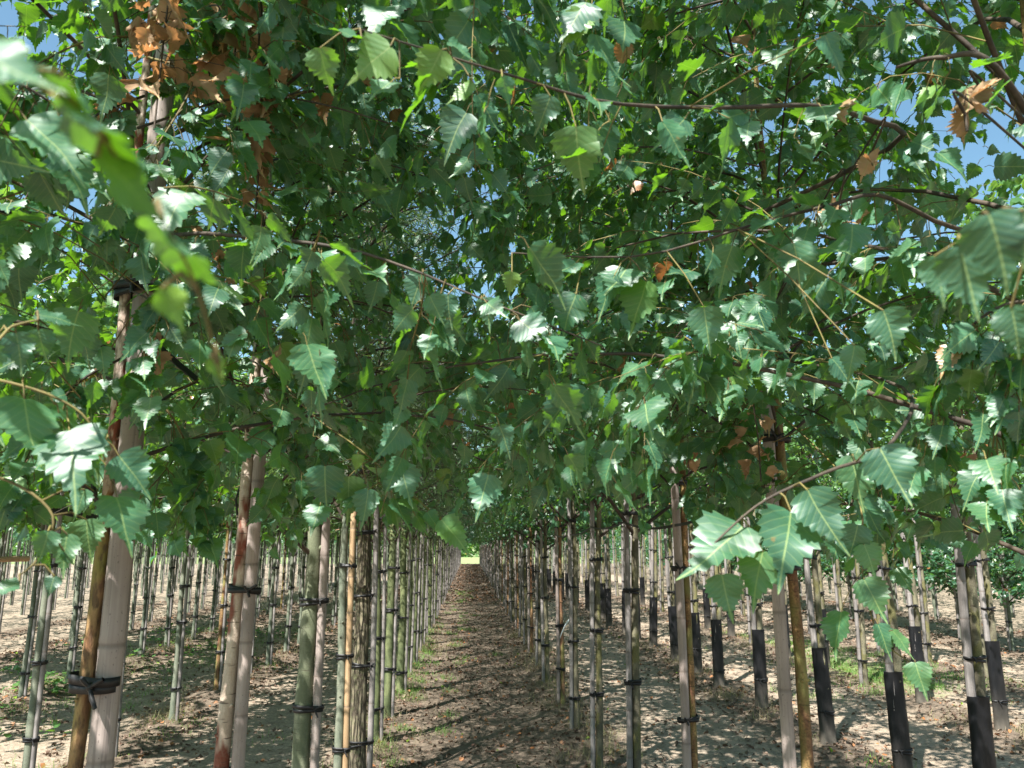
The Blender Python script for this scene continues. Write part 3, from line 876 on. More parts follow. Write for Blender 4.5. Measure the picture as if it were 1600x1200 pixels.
LOOK = {'cream': 'cream and rust peeling-bark birch', 'first': 'mossy orange-barked birch', 'orange': 'orange-barked birch with long toothed leaves',
        'stout_green': 'stout smooth green-grey trunked willow', 'thin_green': 'thin dark green trunked young tree', 'rugged': 'dark fissured-bark tree',
        'green': 'mossy green-barked narrow-leaved tree', 'lichen': 'lichened grey-brown barked broad-leaved tree', 'red': 'reddish-brown barked young birch',
        'slim': 'slim grey-green barked young tree', 'tan': 'slim tan-orange barked young tree', 'guarded': 'young tree with black trunk guard',
        'pale': 'pale lichened young tree without guard', 'bushy': 'low-branched bushy dark-leaved tree'}
CAT = {'cream': 'birch tree', 'first': 'birch tree', 'orange': 'birch tree', 'red': 'birch tree'}
SLOOK = {'bamboo': 'pale pinkish bamboo stake', 'bamboo_grey': 'weathered grey bamboo stake', 'bamboo_tan': 'tan orange cane stake'}
LIB = {}
def lib(key, fn):
    if key not in LIB:
        LIB[key] = fn()
    return LIB[key]

ORD = ['first', 'second', 'third', 'fourth', 'fifth', 'sixth', 'seventh', 'eighth', 'ninth', 'tenth', 'eleventh', 'twelfth', 'thirteenth', 'fourteenth',
       'fifteenth', 'sixteenth', 'seventeenth', 'eighteenth', 'nineteenth', 'twentieth']

def add_withered(root, centre, n, spread, seed, size=0.06):
    """clusters of brown curled leaves on a dead twig; centre is a place in the world"""
    rg = np.random.default_rng(seed)
    a = Acc()
    off = np.array(root.location)
    P = np.array(centre) + rg.normal(0, 1, (n, 3)) * np.array(spread)
    D = rg.normal(0, 0.55, (n, 3)) + [0, 0, -1]
    Nn = rg.normal(0, 1, (n, 3))
    var = np.zeros((n, 3)); var[:, 0] = rg.random(n)
    add_leaves(a, 'birch', P - off, D, Nn, size * rg.uniform(0.6, 1.3, n), 0, rg, var=var, fold=1.5, droop=0.9, wave=0.14)
    c0 = np.array(centre) + [0, 0, spread[2] * 2.2]; c1 = np.array(centre) - [0, 0, spread[2] * 1.8]
    st = np.stack([off + [0, 0, c0[2] + 0.1 - off[2]], c0, np.array(centre), c1])
    V, Fq = tubes(smooth(st)[None] - off, np.full((1, 24), 0.002), 5); a.add(V, Fq, 1)
    u = np.clip((c0[2] - P[:, 2]) / (c0[2] - c1[2]), 0, 1)[:, None]
    Q = c0 * (1 - u) + c1 * u
    V, Fq = tubes(np.stack([P, (P + Q) / 2 + [0, 0, 0.01], Q], 1) - off, np.full((n, 3), 0.0009), 3); a.add(V, Fq, 1)
    return link("withered_leaves", a.mesh("withered_leaves", ['leaf_dry', 'bark_twig']), root)

def plant_tree(kind, x, y, idx, rowtext, group, rad=None, near=False, far=False, side=1, label=None, slabel=None, stake=True, big=1.0):
    k = KIND[kind]
    z = float(gz(x, y)) - 0.01
    root = bpy.data.objects.new("birch_tree" if kind in CAT else ("willow_tree" if k['cr'] == 'willow' else "young_tree"), None)
    C.objects.link(root)
    root.location = (x, y, z)
    root.empty_display_size = 0.2
    tag(root, label, CAT.get(kind, 'tree'), group)
    vr = idx % 3
    tm = lib(('t', kind, vr), lambda: trunk_mesh("trunk", k['r'], k['H'] * 0.97, k['bark'], 50 + vr * 7 + len(LIB), sides=10 if far else 16))
    tr = link("trunk", tm, root)
    rot = (idx * 2.1) % 6.28
    cr = k['cr']
    mats = [LEAFMAT[cr], 'bark_twig' if cr != 'birch' else 'shoot', 'shoot']
    if near:
        acc, limbs = crown(cr, 900 + idx * 13 + int(x * 10), np.array([x, y, z]), cull_near)
        o = link("crown", acc.mesh("crown", mats), root)
        for (P_, R_) in limbs:
            mid = P_[0] + np.array([x, y, z])
            kk = cull_near(mid, np.random.default_rng(1), True)
            x_, y_, d_, r_ = seen(mid)
            if r_.min() < 0.5 or ((d_ > 0) & (x_ > 0) & (x_ < 1600) & (y_ > -80) & (r_ < 1.3)).any():
                continue
            n_ = len(kk)
            bad = np.where((d_ > 0.05) & (y_ > np.interp(x_, EDGE_X, EDGE_Y)) & (r_ < 6) & (x_ > 0) & (x_ < 1600))[0]
            if len(bad): n_ = max(2, bad[0])
            if n_ < 3: continue
            b = Acc(); V, Fq = tubes(P_[:, :n_], R_[:, :n_], 8); b.add(V, Fq, 0)
            link("branch", b.mesh("branch", ['bark_twig']), root)
    else:
        v2 = idx % (2 if cr in ('young', 'bushy') else 3)
        def mk():
            acc, limbs = crown(cr, 300 + v2 * 17 + hash_(cr))
            for P_, R_ in limbs:
                V, Fq = tubes(P_, R_, 5); acc.add(V, Fq, 1)
            return acc.mesh("crown", mats)
        o = link("crown", lib(('c', cr, v2), mk), root)
        o.rotation_euler = (0, 0, rot)
        o.scale = (big, big, 1 + 0.06 * math.sin(idx * 5.3))
    # a slight lean, shared by the tree and its stake
    lr = np.random.default_rng(int(abs(x) * 100) + int(y * 37))
    lean = (float(lr.normal(0, 0.012)), float(lr.normal(0, 0.012)), 0) if y > 4.5 else (0, 0, 0)
    root.rotation_euler = lean
    gap = 0.004
    offx = side * (k['r'] * 0.96 + k['sr'] + gap)
    offy = -0.012
    if k.get('guard'):
        gm = lib(('g', kind, side), lambda: guard_mesh("trunk_guard", k['r'] * 1.02, k['sr'], (offx, offy), k['guard'], 5))
        link("trunk_guard", gm, root)
    if stake:
        st = bpy.data.objects.new("bamboo_stake", None); C.objects.link(st)
        st.location = (x + offx, y + offy, z)
        st.rotation_euler = lean
        tag(st, slabel, 'stake', 'stakes tied to the trees')
        sm_ = lib(('s', kind, vr), lambda: stake_mesh("pole", k['sr'], k['sh'] + 0.05 * vr, k['sm'], 70 + vr * 3, sides=16 if near else 10))
        link("pole", sm_, st)
        tms = ((0.33, 0.86, 1.36, 1.85), (0.45, 0.98, 1.5), (0.28, 0.8, 1.3, 1.8))[vr]
        if kind == 'first': tms = (1.37, 2.22)
        if kind == 'cream': tms = (0.95, 1.53, 2.1)
        if kind == 'orange': tms = (0.3, 0.93, 1.58, 1.98)
        if kind == 'guarded': tms = (0.25, 0.98, 1.55, 2.0)
        for qn, tz in enumerate(tms):
            rt = k['r'] * (1 - 0.30 * min(tz / 2, 1)) * 1.08 + 0.004 + (0.006 if k.get('guard') and tz < k['guard'] else 0)
            wd = {'first': 0.018, 'cream': 0.016, 'orange': 0.014}.get(kind, 0.016 if not far else 0.02)
            tmm = lib(('tie', kind, qn, far, vr, side), lambda: tie_mesh("tie", rt, k['sr'] * 1.02, (-offx, -offy), wd, 1 if far else 2, not far, 3 + qn + vr))
            to = link("tie", tmm, st); to.location = (0, 0, tz + (float(lr.normal(0, 0.05)) if y > 4.5 else 0))
    return root

def hash_(s):
    return sum(ord(c) * (i + 3) for i, c in enumerate(s)) % 997

# ------------------------------------------------------------------ rows
trees = {}
def row(rx, ys, kinds, rowname, group, side, near_n=0, jitter=0.03, hidden=0, far_after=8, nlab=20, big=1.0, guardtext=''):
    vis = 0
    for i, y in enumerate(ys):
        kind = kinds(i, y)
        x = rx + float(rng.normal(0, jitter))
        look = LOOK[kind]
        sl = SLOOK[KIND[kind]['sm']]
        _x, _y, _d, _r = seen(np.array([[x, y, 1.5]]))
        shown = _d[0] > 0.3 and -60 < _x[0] < 1660
        if shown:
            if vis < nlab:
                lab = f"{look}, {ORD[vis]} in {rowname}"
                slab = f"{sl} tied to the {ORD[vis]} trunk of {rowname}"
            else:
                lab = f"slender trunk far back in {rowname}, beyond its {ORD[nlab - 1]} tree"
                slab = f"bamboo stake far back in {rowname}, beyond its {ORD[nlab - 1]} tree"
            vis += 1
        else:
            lab = f"tree of {rowname} standing beside the viewpoint, trunk outside the frame"
            slab = f"bamboo stake of {rowname} beside the viewpoint, outside the frame"
        r_ = plant_tree(kind, x, y, i, rowname, group, near=(i >= hidden and i < hidden + near_n) or (near_n and i < hidden), far=i > far_after, side=side,
                        label=lab, slabel=slab, stake=shown or _r[0] < 3, big=big)
        trees[(rx, i)] = r_

L1Y = [0.55, 1.72, 2.75, 4.0, 5.25, 6.0]
y = 7.1
while y < 71: L1Y.append(y); y += 1.13 + 0.05 * math.sin(y * 3)
def k_l1(i, y):
    if i <= 1: return 'first' if i == 1 else 'cream'
    return {2: 'cream', 3: 'stout_green', 4: 'thin_green', 5: 'rugged'}.get(i, 'green')
row(-0.8, L1Y, k_l1, "the left path row", "trees in the left path row", 1, near_n=3, jitter=0.012)
R1Y = [1.2, 2.4, 3.6, 4.8, 6.1, 7.45, 8.75]
y = 10.0
while y < 71: R1Y.append(y); y += 1.22 + 0.06 * math.sin(y * 2)
def k_r1(i, y):
    if i <= 2: return 'orange'
    return 'lichen' if (i in (3, 4, 5) or i % 3) else 'red'
row(1.0, R1Y, k_r1, "the right path row", "trees in the right path row", -1, near_n=3, jitter=0.012)
def span(y0, n, dy, ph): return [y0 + dy * i + 0.07 * math.sin(i * 2.3 + ph) for i in range(n)]
row(-2.88, [4.35, 5.6, 6.8, 8.14, 9.5] + span(10.7, 30, 1.08, 1), lambda i, y: 'tan' if i in (4, 13) else 'slim', "the second left row", "trees in the second row left", 1, big=1.2)
row(3.05, [3.6, 4.75, 5.6, 6.85, 8.28, 9.68, 10.55, 11.75, 13.0] + span(14.2, 24, 1.25, 2), lambda i, y: 'guarded', "the second right row", "trees in the second row right", -1, big=1.1)
row(-4.9, span(7.0, 29, 1.08, 3), lambda i, y: 'tan' if i % 9 == 4 else 'slim', "the third left row", "trees in the third row left", 1, big=1.25)
row(4.9, [6.1, 7.25, 8.44, 9.7] + span(10.9, 22, 1.25, 4), lambda i, y: 'guarded' if i in (1, 2, 4, 5, 7, 8, 10, 12, 13, 15) else 'pale', "the third right row", "trees in the third row right", -1, nlab=16)
row(-6.95, span(9.8, 24, 1.15, 5), lambda i, y: 'slim', "the fourth left row", "trees in the fourth row left", 1, far_after=0, nlab=12, big=1.25)
row(6.55, span(8.6, 20, 1.28, 6), lambda i, y: 'pale', "the fourth right row", "trees in the fourth row right", -1, far_after=3, nlab=12)
row(8.8, span(11.2, 17, 1.35, 7), lambda i, y: 'bushy', "the low leafy row far right", "bushy trees in the far right row", -1, far_after=0, nlab=10, big=1.15)

# far-off rest of the plantation: one mass
def far_rows():
    a = Acc(); rg = np.random.default_rng(77)
    spots = []
    for rx in (-2.88, -4.9, -6.95, 3.05, 4.9, 6.55):
        spots += [(rx, yy) for yy in np.arange(46, 71, 1.5)]
    for rx in (-9.0, -11.1, -13.2, -15.3, -17.4, -19.5, -22, -25):
        spots += [(rx, yy) for yy in np.arange(11 + abs(rx) * 0.2, 52, 1.45)]
    for rx in (10.9, 13.0, 15.1, 17.2, 19.4, 22):
        spots += [(rx, yy) for yy in np.arange(11 + rx * 0.2, 46, 1.6)]
    for rx in (-9, -11.1, -13.2, -15.3, -17.4, -19.5, -22, -25, -29, -33, -38, -44):
        spots += [(rx, yy) for yy in np.arange(53, 74, 2.6)]
    for rx in (10.9, 13, 15.1, 17.2, 20, 24, 29, 35):
        spots += [(rx, yy) for yy in np.arange(47, 74, 2.6)]
    for sx_ in (-1, 1):
        for q_ in range(20):
            spots += [(sx_ * (5.5 + q_ * 2.7), yy) for yy in (76, 80, 85, 91)]
    for rx in (8.8,):
        spots += [(rx, yy) for yy in np.arange(34.5, 60, 1.6)]
    for (x, y) in spots:
        x += rg.normal(0, 0.05); y += rg.normal(0, 0.12)
        bush = x > 8
        z0 = float(gz(x, y)) - 0.05
        for dx, r, H, mi, vv in ((0, 0.030, 2.9, 1, 0), (0.06, 0.019, 2.1, 2, 0)):
            ln = np.array([[0, 0, 0.0], [0, 0, H * .5], [0, 0, H]]) + [x + dx, y, z0]
            V, Fq = tubes(ln[None], np.array([[r * 1.1, r, r * .5]]), 5); a.add(V, Fq, mi)
        n = 620 if bush else 380
        rad = rg.random(n) ** 0.6 * 1.05
        an = rg.random(n) * 6.28
        h = rg.uniform(0.75 if bush else 1.95, 3.6, n)
        rad *= np.where(h > 3.0, (3.8 - h) / 0.8, 1)
        P = np.stack([x + rad * np.cos(an), y + rad * np.sin(an), z0 + h], 1)
        D = rg.normal(0, 1, (n, 3)) - [0, 0, .4]; Nn = rg.normal(0, .6, (n, 3)) + [0, 0, 0.8]
        add_leaves(a, 'card', P, D, Nn, rg.uniform(0.09, 0.17, n), 0, rg)
    return a.mesh("distant_trees", ['leaf_alder', 'bark_slim', 'bamboo_grey'])
o = link("distant_trees", far_rows()); tag(o, "mass of further staked nursery trees beyond the countable rows", "trees", kind='stuff')

# far hedge beyond the field at the end of the path
a = Acc(); rg = np.random.default_rng(8)
n = 36000
hx = rg.uniform(-70, 70, n); hy = 118 + rg.normal(0, 2.0, n); hz = rg.random(n) * (5.5 + 2.5 * np.sin(hx * 0.31) + 1.2 * np.sin(hx * 1.1))
add_leaves(a, 'card', np.stack([hx, hy, hz], 1), rg.normal(0, 1, (n, 3)), rg.normal(0, 1, (n, 3)) + [0, -.6, .6], rg.uniform(0.35, 0.8, n), 0, rg)
o = link("distant_hedge", a.mesh("distant_hedge", ['leaf_young'])); tag(o, "pale green hedge seen through the bright gap at the path's end", "hedge", kind='stuff')
# ------------------------------------------------------------------ long branches that hang across the view, each on its own tree
def smooth(pts, n=24):
    pts = np.array(pts, float); t_ = np.linspace(0, len(pts) - 1, n); o_ = []
    for u in t_:
        i = min(int(u), len(pts) - 2); f = u - i
        p0, p1, p2, p3 = pts[max(i - 1, 0)], pts[i], pts[i + 1], pts[min(i + 2, len(pts) - 1)]
        o_.append(0.5 * ((2 * p1) + (-p0 + p2) * f + (2 * p0 - 5 * p1 + 4 * p2 - p3) * f * f + (-p0 + 3 * p1 - 3 * p2 + p3) * f ** 3))
    return np.array(o_)

def hanging_branch(root, stem, r0, r1, leaves, auto=0, seed=1, mats=('leaf_birch', 'bark_twig', 'shoot'), size=0.075, dry=False, wood=1):
    rg = np.random.default_rng(seed)
    off = np.array(root.location)
    S_ = smooth([at(*s) for s in stem])
    a = Acc()
    V, Fq = tubes((S_ - off)[None], np.linspace(r0, r1, len(S_))[None], 7); a.add(V, Fq, wood)
    for lf in leaves:
        bx, by, tx, ty, d = lf[:5]
        d2 = lf[5] if len(lf) > 5 else d
        yel = lf[6] if len(lf) > 6 else 0.05
        B_, T_ = at(bx, by, d), at(tx, ty, d2)
        Dv = T_ - B_; L_ = np.linalg.norm(Dv)
        tocam = nrm(EYE - B_)
        Nv = tocam * 0.8 + np.array([0, 0, 0.75]) + rg.normal(0, 0.22, 3)
        if len(lf) > 7: Nv = tocam * lf[7] + np.array([0, 0, 1.0]) if lf[7] > 0 else nrm(np.cross(Dv, tocam)) - tocam * lf[7]
        add_leaves(a, 'birch', B_[None] - off, Dv[None], Nv[None], np.array([L_ / 1.02]), 0, rg,
                   var=np.array([[rg.random(), yel, 1.0 if dry else 0.0]]), fold=0.28, droop=0.12)
        q_ = S_[np.argmin(np.linalg.norm(S_ - B_, axis=1))]
        V, Fq = tubes(np.stack([q_, (q_ + B_) / 2 + [0, 0, 0.006], B_])[None] - off, np.array([[0.0013, 0.001, 0.0009]]), 4); a.add(V, Fq, 2)
    if auto:
        i = rg.integers(3, len(S_) - 1, auto)
        drp = rg.random(auto) ** 2 * 0.07
        P = S_[i] + rg.normal(0, 0.004, (auto, 3)); P0 = P.copy(); P[:, 2] -= drp; P[:, :2] += rg.normal(0, 1, (auto, 2)) * drp[:, None] * 0.35
        V, Fq = tubes(np.stack([P0, (P0 + P) / 2 + [0, 0, .005], P], 1) - off, np.full((auto, 3), 0.0009), 3); a.add(V, Fq, 2)
        Tn = nrm(np.gradient(S_, axis=0))[i]
        latv = nrm(np.cross(Tn, [0, 0, 1.0])) * np.where(rg.random(auto) < .5, 1, -1)[:, None]
        D = nrm(0.5 * Tn + 0.6 * latv - [0, 0, 0.5] + rg.normal(0, .25, (auto, 3)))
        pet = 0.02
        V, Fq = tubes(np.stack([P, P + D * pet / 2 + [0, 0, .003], P + D * pet], 1) - off, np.full((auto, 3), 0.0009), 3); a.add(V, Fq, 2)
        Nn = np.array([0, 0, 0.85]) + nrm(EYE - P) * 0.5 + rg.normal(0, 0.35, (auto, 3))
        add_leaves(a, 'birch', P + D * pet - off, D, Nn, size * rg.uniform(.65, 1.15, auto), 0, rg, fold=0.3, droop=0.3)
    return link("hanging_branch", a.mesh("hanging_branch", list(mats)), root)

TL0, TL1, TL2 = trees[(-0.8, 0)], trees[(-0.8, 1)], trees[(-0.8, 2)]
TR0, TR1, TR2 = trees[(1.0, 0)], trees[(1.0, 1)], trees[(1.0, 2)]

# leafy twigs that close the roof over the path
for q_, (rt, pts) in enumerate([
    (TL1, [(225, 60, 1.95), (380, 40, 1.8), (560, 60, 1.7), (760, 30, 1.7)]), (TL1, [(215, 200, 1.85), (400, 150, 1.7), (600, 190, 1.6), (780, 260, 1.6)]),
    (TL2, [(400, 180, 2.9), (560, 100, 2.5), (720, 130, 2.2), (860, 190, 2.1)]), (TL2, [(395, 300, 2.9), (540, 250, 2.4), (700, 290, 2.1), (820, 360, 2.0)]),
    (TR1, [(1180, 150, 2.5), (1000, 40, 2.2), (840, 20, 1.9), (690, 70, 1.8)]), (TR1, [(1185, 260, 2.45), (1040, 230, 2.1), (880, 250, 1.9), (700, 330, 1.8)]),
    (TR2, [(1045, 100, 3.8), (940, 60, 3.2), (800, 90, 2.8), (640, 30, 2.6)]), (TR2, [(1045, 200, 3.8), (930, 140, 3.0), (790, 190, 2.6), (650, 230, 2.4)]),
    (TL2, [(398, 60, 3.0), (500, -20, 2.6), (640, -10, 2.3), (800, 20, 2.2)]), (TR2, [(1050, 330, 3.7), (900, 300, 3.0), (760, 330, 2.6), (620, 400, 2.4)]),
    (TL1, [(232, 90, 1.9), (300, 120, 1.75), (250, 220, 1.6), (160, 330, 1.5)]), (TL1, [(225, 150, 1.85), (150, 180, 1.7), (80, 240, 1.6), (30, 330, 1.5)]),
    (TL1, [(236, 60, 1.9), (150, 60, 1.8), (60, 100, 1.7), (-20, 160, 1.6)]), (TL0, [(-400, 200, 1.1), (-50, 120, 1.1), (80, 160, 1.1), (200, 260, 1.15)]),
    (TL1, [(236, 30, 1.95), (330, -20, 1.8), (450, 0, 1.7), (560, 60, 1.6)]), (TL2, [(405, 100, 3.0), (330, 20, 2.6), (260, 0, 2.4), (180, 40, 2.3)]),
    (TL1, [(215, 330, 1.8), (290, 380, 1.6), (260, 470, 1.5), (220, 560, 1.45)]), (TR1, [(1185, 120, 2.5), (1080, 60, 2.3), (960, 0, 2.1), (860, -20, 2.0)]),
    (TL2, [(392, 420, 2.85), (470, 430, 2.5), (540, 520, 2.3), (590, 640, 2.3)]), (TL2, [(388, 560, 2.85), (440, 600, 2.6), (460, 690, 2.5), (470, 800, 2.5)]),
    (TR1, [(1212, 600, 2.45), (1160, 640, 2.3), (1120, 720, 2.2), (1100, 800, 2.2)]), (TR1, [(1212, 620, 2.45), (1300, 660, 2.2), (1360, 740, 2.1), (1400, 860, 2.1)]),
    (TR1, [(1180, 60, 2.6), (1260, -20, 2.3), (1330, 10, 2.0), (1400, 40, 1.9)]), (TL1, [(190, 560, 1.8), (120, 600, 1.7), (60, 680, 1.6), (20, 770, 1.6)]),
    (TL1, [(190, 590, 1.85), (260, 640, 1.8), (300, 720, 1.8), (310, 800, 1.8)]), (TR1, [(1215, 480, 2.45), (1130, 520, 2.2), (1060, 620, 2.1), (1010, 720, 2.1)]),
    (TR1, [(1215, 520, 2.45), (1330, 560, 2.2), (1440, 640, 2.1), (1520, 760, 2.1)]), (TR0, [(1660, 470, 1.5), (1560, 480, 1.4), (1480, 560, 1.4), (1450, 700, 1.4)]),
    (TR0, [(1660, 520, 1.5), (1600, 560, 1.4), (1560, 650, 1.4), (1540, 790, 1.4)]), (TR2, [(1062, 600, 3.6), (960, 600, 3.2), (880, 660, 3.0), (850, 740, 3.0)])]):
    hanging_branch(rt, pts, 0.003, 0.0008, [], 40, 100 + q_, size=0.064, wood=1 if q_ % 2 else 2)
# close, out of focus sprig upper left
hanging_branch(TL0, [(-420, -60, 0.75), (-150, 20, 0.42), (85, 150, 0.27), (200, 270, 0.27), (300, 430, 0.28), (345, 590, 0.30)], 0.0008, 0.0005,
               [(-90, 60, 95, 140, 0.27, 0.25, 0.0, 1.2), (95, 150, 280, 300, 0.26, 0.27, 0.0, -0.25), (150, 245, 285, 350, 0.26, 0.27, 0.35, 1.1), (60, 110, 190, 210, 0.26, 0.265, 0.1, 0.6),
                (235, 335, 375, 480, 0.28, 0.29, 0.1, -0.3), (330, 560, 355, 600, 0.30, 0.30, 1.0), (255, 450, 290, 520, 0.30, 0.30, 1.0)], wood=2)
# upper right: long twig leftwards over the path
hanging_branch(TR0, [(1690, 330, 1.45), (1560, 110, 1.30), (1470, 90, 1.28), (1400, 105, 1.3)], 0.006, 0.002,
               [(1500, 180, 1560, 165, 1.3, 1.3, 0.0)], 6, 2)
hanging_branch(TR1, [(1195, 330, 2.0), (1400, 225, 1.6), (1350, 185, 1.4), (1270, 165, 1.25), (1120, 168, 1.1), (950, 160, 1.0), (800, 118, 0.95), (560, 45, 0.9)], 0.0055, 0.0009,
               [(1290, 55, 1320, 125, .95), (1140, 185, 1130, 280, 1.05), (1035, 190, 1080, 262, 1.0), (900, 198, 905, 305, .95, .95, .45), (860, 150, 838, 215, .95),
                (785, 120, 800, 175, .9), (690, 78, 655, 152, .9, .9, .8), (610, 72, 540, 130, .85, .85, .7), (740, 130, 700, 165, .9, .9, .6), (700, 65, 745, 95, .9),
                (500, 75, 515, 150, .9, .9, .5), (565, 60, 495, 40, .85)], 26, 3, size=0.062)
hanging_branch(TR1, [(1205, 420, 2.25), (1550, 385, 1.7), (1470, 350, 1.45), (1375, 305, 1.35), (1300, 320, 1.25), (1180, 350, 1.2), (1000, 400, 1.15), (800, 395, 1.15)], 0.005, 0.001,
               [(960, 430, 930, 500, 1.1), (1010, 440, 985, 525, 1.1, 1.1, .35), (1100, 480, 1110, 555, 1.1), (900, 460, 870, 530, 1.1), (800, 425, 795, 465, 1.1, 1.1, .8),
                (1240, 380, 1260, 460, 1.15), (1380, 485, 1410, 560, .9), (1300, 560, 1340, 610, 1.1), (1335, 540, 1325, 600, 1.0)], 34, 4, size=0.066)
# low sprig right of the path with the big sharp leaves
hanging_branch(TR1, [(1212, 560, 2.2), (1400, 600, 1.5), (1395, 690, 1.1), (1290, 738, .95), (1190, 785, .9), (1115, 850, .88)], 0.0035, 0.001,
               [(1262, 766, 1315, 872, .88), (1236, 800, 1218, 920, .9, .86), (1160, 822, 1072, 915, .9, .85, .1), (1192, 862, 1168, 955, .92, .92, .2), (1128, 898, 1142, 975, .9, .9, .15),
                (1375, 700, 1420, 790, .95), (1330, 712, 1350, 800, 1.0, 1.0, .2)], 0, 5)
# trailing shoot far right
hanging_branch(TR1, [(1212, 640, 2.3), (1330, 760, 1.6), (1345, 880, 1.4), (1372, 990, 1.4), (1430, 1040, 1.4)], 0.002, 0.0008,
               [(1350, 905, 1385, 975, 1.38, 1.38, .25), (1372, 975, 1392, 1035, 1.38, 1.38, .1), (1395, 985, 1430, 1030, 1.38, 1.38, .3), (1430, 1035, 1448, 1095, 1.36, 1.36, .2),
                (1340, 820, 1330, 880, 1.4), (1350, 850, 1372, 905, 1.4, 1.4, .4)], 3, 6, wood=2)
# out of focus leaves at the right edge
hanging_branch(TR0, [(1700, 300, 1.2), (1640, 320, .6), (1560, 345, .5), (1500, 380, .5)], 0.0018, 0.0008,
               [(1545, 335, 1590, 460, .46), (1600, 330, 1610, 420, .46), (1500, 385, 1530, 500, .52), (1460, 400, 1480, 480, .6), (1580, 480, 1600, 560, .6)], 0, 7, wood=2)
# left: leaves against the rows
hanging_branch(TL0, [(-260, 560, 1.2), (-20, 590, .95), (120, 640, .9), (165, 720, .9)], 0.002, 0.0009,
               [(140, 665, 150, 760, .95), (85, 690, 80, 760, .95, .95, .2)], 10, 8, wood=2)
hanging_branch(TL0, [(-200, 720, 1.2), (-20, 740, 1.0), (80, 800, .95), (60, 870, .95), (30, 900, .95)], 0.002, 0.0008,
               [(132, 765, 118, 815, 1.0), (135, 812, 138, 880, 1.0, 1.0, .3), (75, 830, 65, 882, .92), (105, 835, 92, 905, .95, .95, .2), (100, 860, 115, 885, .95), (30, 912, -25, 930, .9), (85, 900, 75, 935, .95)], 0, 9, wood=2)
hanging_branch(TL0, [(-300, 470, 1.1), (-60, 545, .85), (20, 510, .85), (60, 500, .85)], 0.002, 0.0009, [(25, 520, 40, 585, .85), (60, 515, 70, 570, .9), (0, 520, -10, 590, .85), (55, 490, 130, 505, .9)], 0, 10, wood=2)
hanging_branch(TL1, [(230, 290, 1.85), (260, 360, 1.6), (330, 365, 1.35), (520, 385, 1.2), (640, 420, 1.15), (760, 470, 1.1), (940, 540, 1.1)], 0.0045, 0.0009,
               [(380, 385, 375, 450, 1.25), (460, 425, 430, 470, 1.2), (660, 425, 640, 490, 1.15), (760, 465, 765, 520, 1.1), (830, 480, 850, 510, 1.1), (700, 460, 700, 515, 1.1), (590, 440, 580, 490, 1.2)], 40, 11, size=0.062)
hanging_branch(TL1, [(225, 420, 1.85), (330, 430, 1.5), (405, 455, 1.3), (385, 530, 1.25)], 0.002, 0.0008,
               [(410, 470, 455, 518, 1.25), (400, 500, 430, 555, 1.25), (385, 520, 335, 545, 1.25), (372, 525, 350, 565, 1.25)], 2, 12, wood=2)
hanging_branch(TL2, [(390, 480, 2.85), (420, 560, 2.2), (480, 640, 1.7), (560, 700, 1.5), (640, 770, 1.45), (715, 835, 1.45)], 0.0025, 0.0007,
               [(508, 728, 505, 805, 1.4), (545, 745, 545, 822, 1.45, 1.45, .45), (575, 765, 570, 830, 1.42), (625, 780, 662, 800, 1.42, 1.42, .5), (668, 800, 690, 835, 1.42), (690, 812, 738, 868, 1.4, 1.4, .45),
                (610, 720, 640, 790, 1.45), (560, 710, 556, 740, 1.4, 1.4, .9)], 12, 13, wood=2)
hanging_branch(TL2, [(390, 520, 2.85), (300, 640, 2.2), (285, 700, 1.9), (200, 800, 1.6)], 0.0025, 0.001, [(280, 760, 275, 808, 1.8, 1.8, .35)], 16, 14, wood=2, size=0.07)
add_withered(TL1, at(255, 70, 1.75), 20, (0.035, 0.04, 0.10), 3, 0.062)
add_withered(TL1, at(330, 80, 1.85), 9, (0.05, 0.04, 0.05), 33, 0.062)
add_withered(TL2, at(372, 25, 2.0), 16, (0.02, 0.03, 0.07), 34, 0.07)
add_withered(TL2, at(402, 125, 1.75), 26, (0.022, 0.03, 0.065), 4, 0.07)
add_withered(TL2, at(405, 255, 1.8), 16, (0.015, 0.02, 0.07), 44, 0.05)
add_withered(TL2, at(330, 385, 2.2), 8, (0.03, 0.03, 0.05), 5, 0.05)
add_withered(TL1, at(235, 525, 1.7), 5, (0.02, 0.02, 0.03), 51, 0.05)
add_withered(TR0, at(1528, 132, 1.25), 2, (0.010, 0.02, 0.006), 6, 0.062)
add_withered(TR0, at(1508, 180, 1.15), 1, (0.01, 0.02, 0.012), 61, 0.045)
add_withered(TR1, at(1362, 240, 1.5), 3, (0.015, 0.02, 0.012), 7, 0.045)
add_withered(TR1, at(1310, 330, 1.6), 5, (0.02, 0.03, 0.03), 71, 0.045)
add_withered(TR1, at(1185, 690, 2.2), 10, (0.03, 0.05, 0.06), 72, 0.05)
add_withered(TR2, at(1150, 550, 2.6), 6, (0.02, 0.03, 0.04), 8, 0.05)
add_withered(TR2, at(1075, 715, 3.2), 8, (0.03, 0.05, 0.05), 81, 0.05)

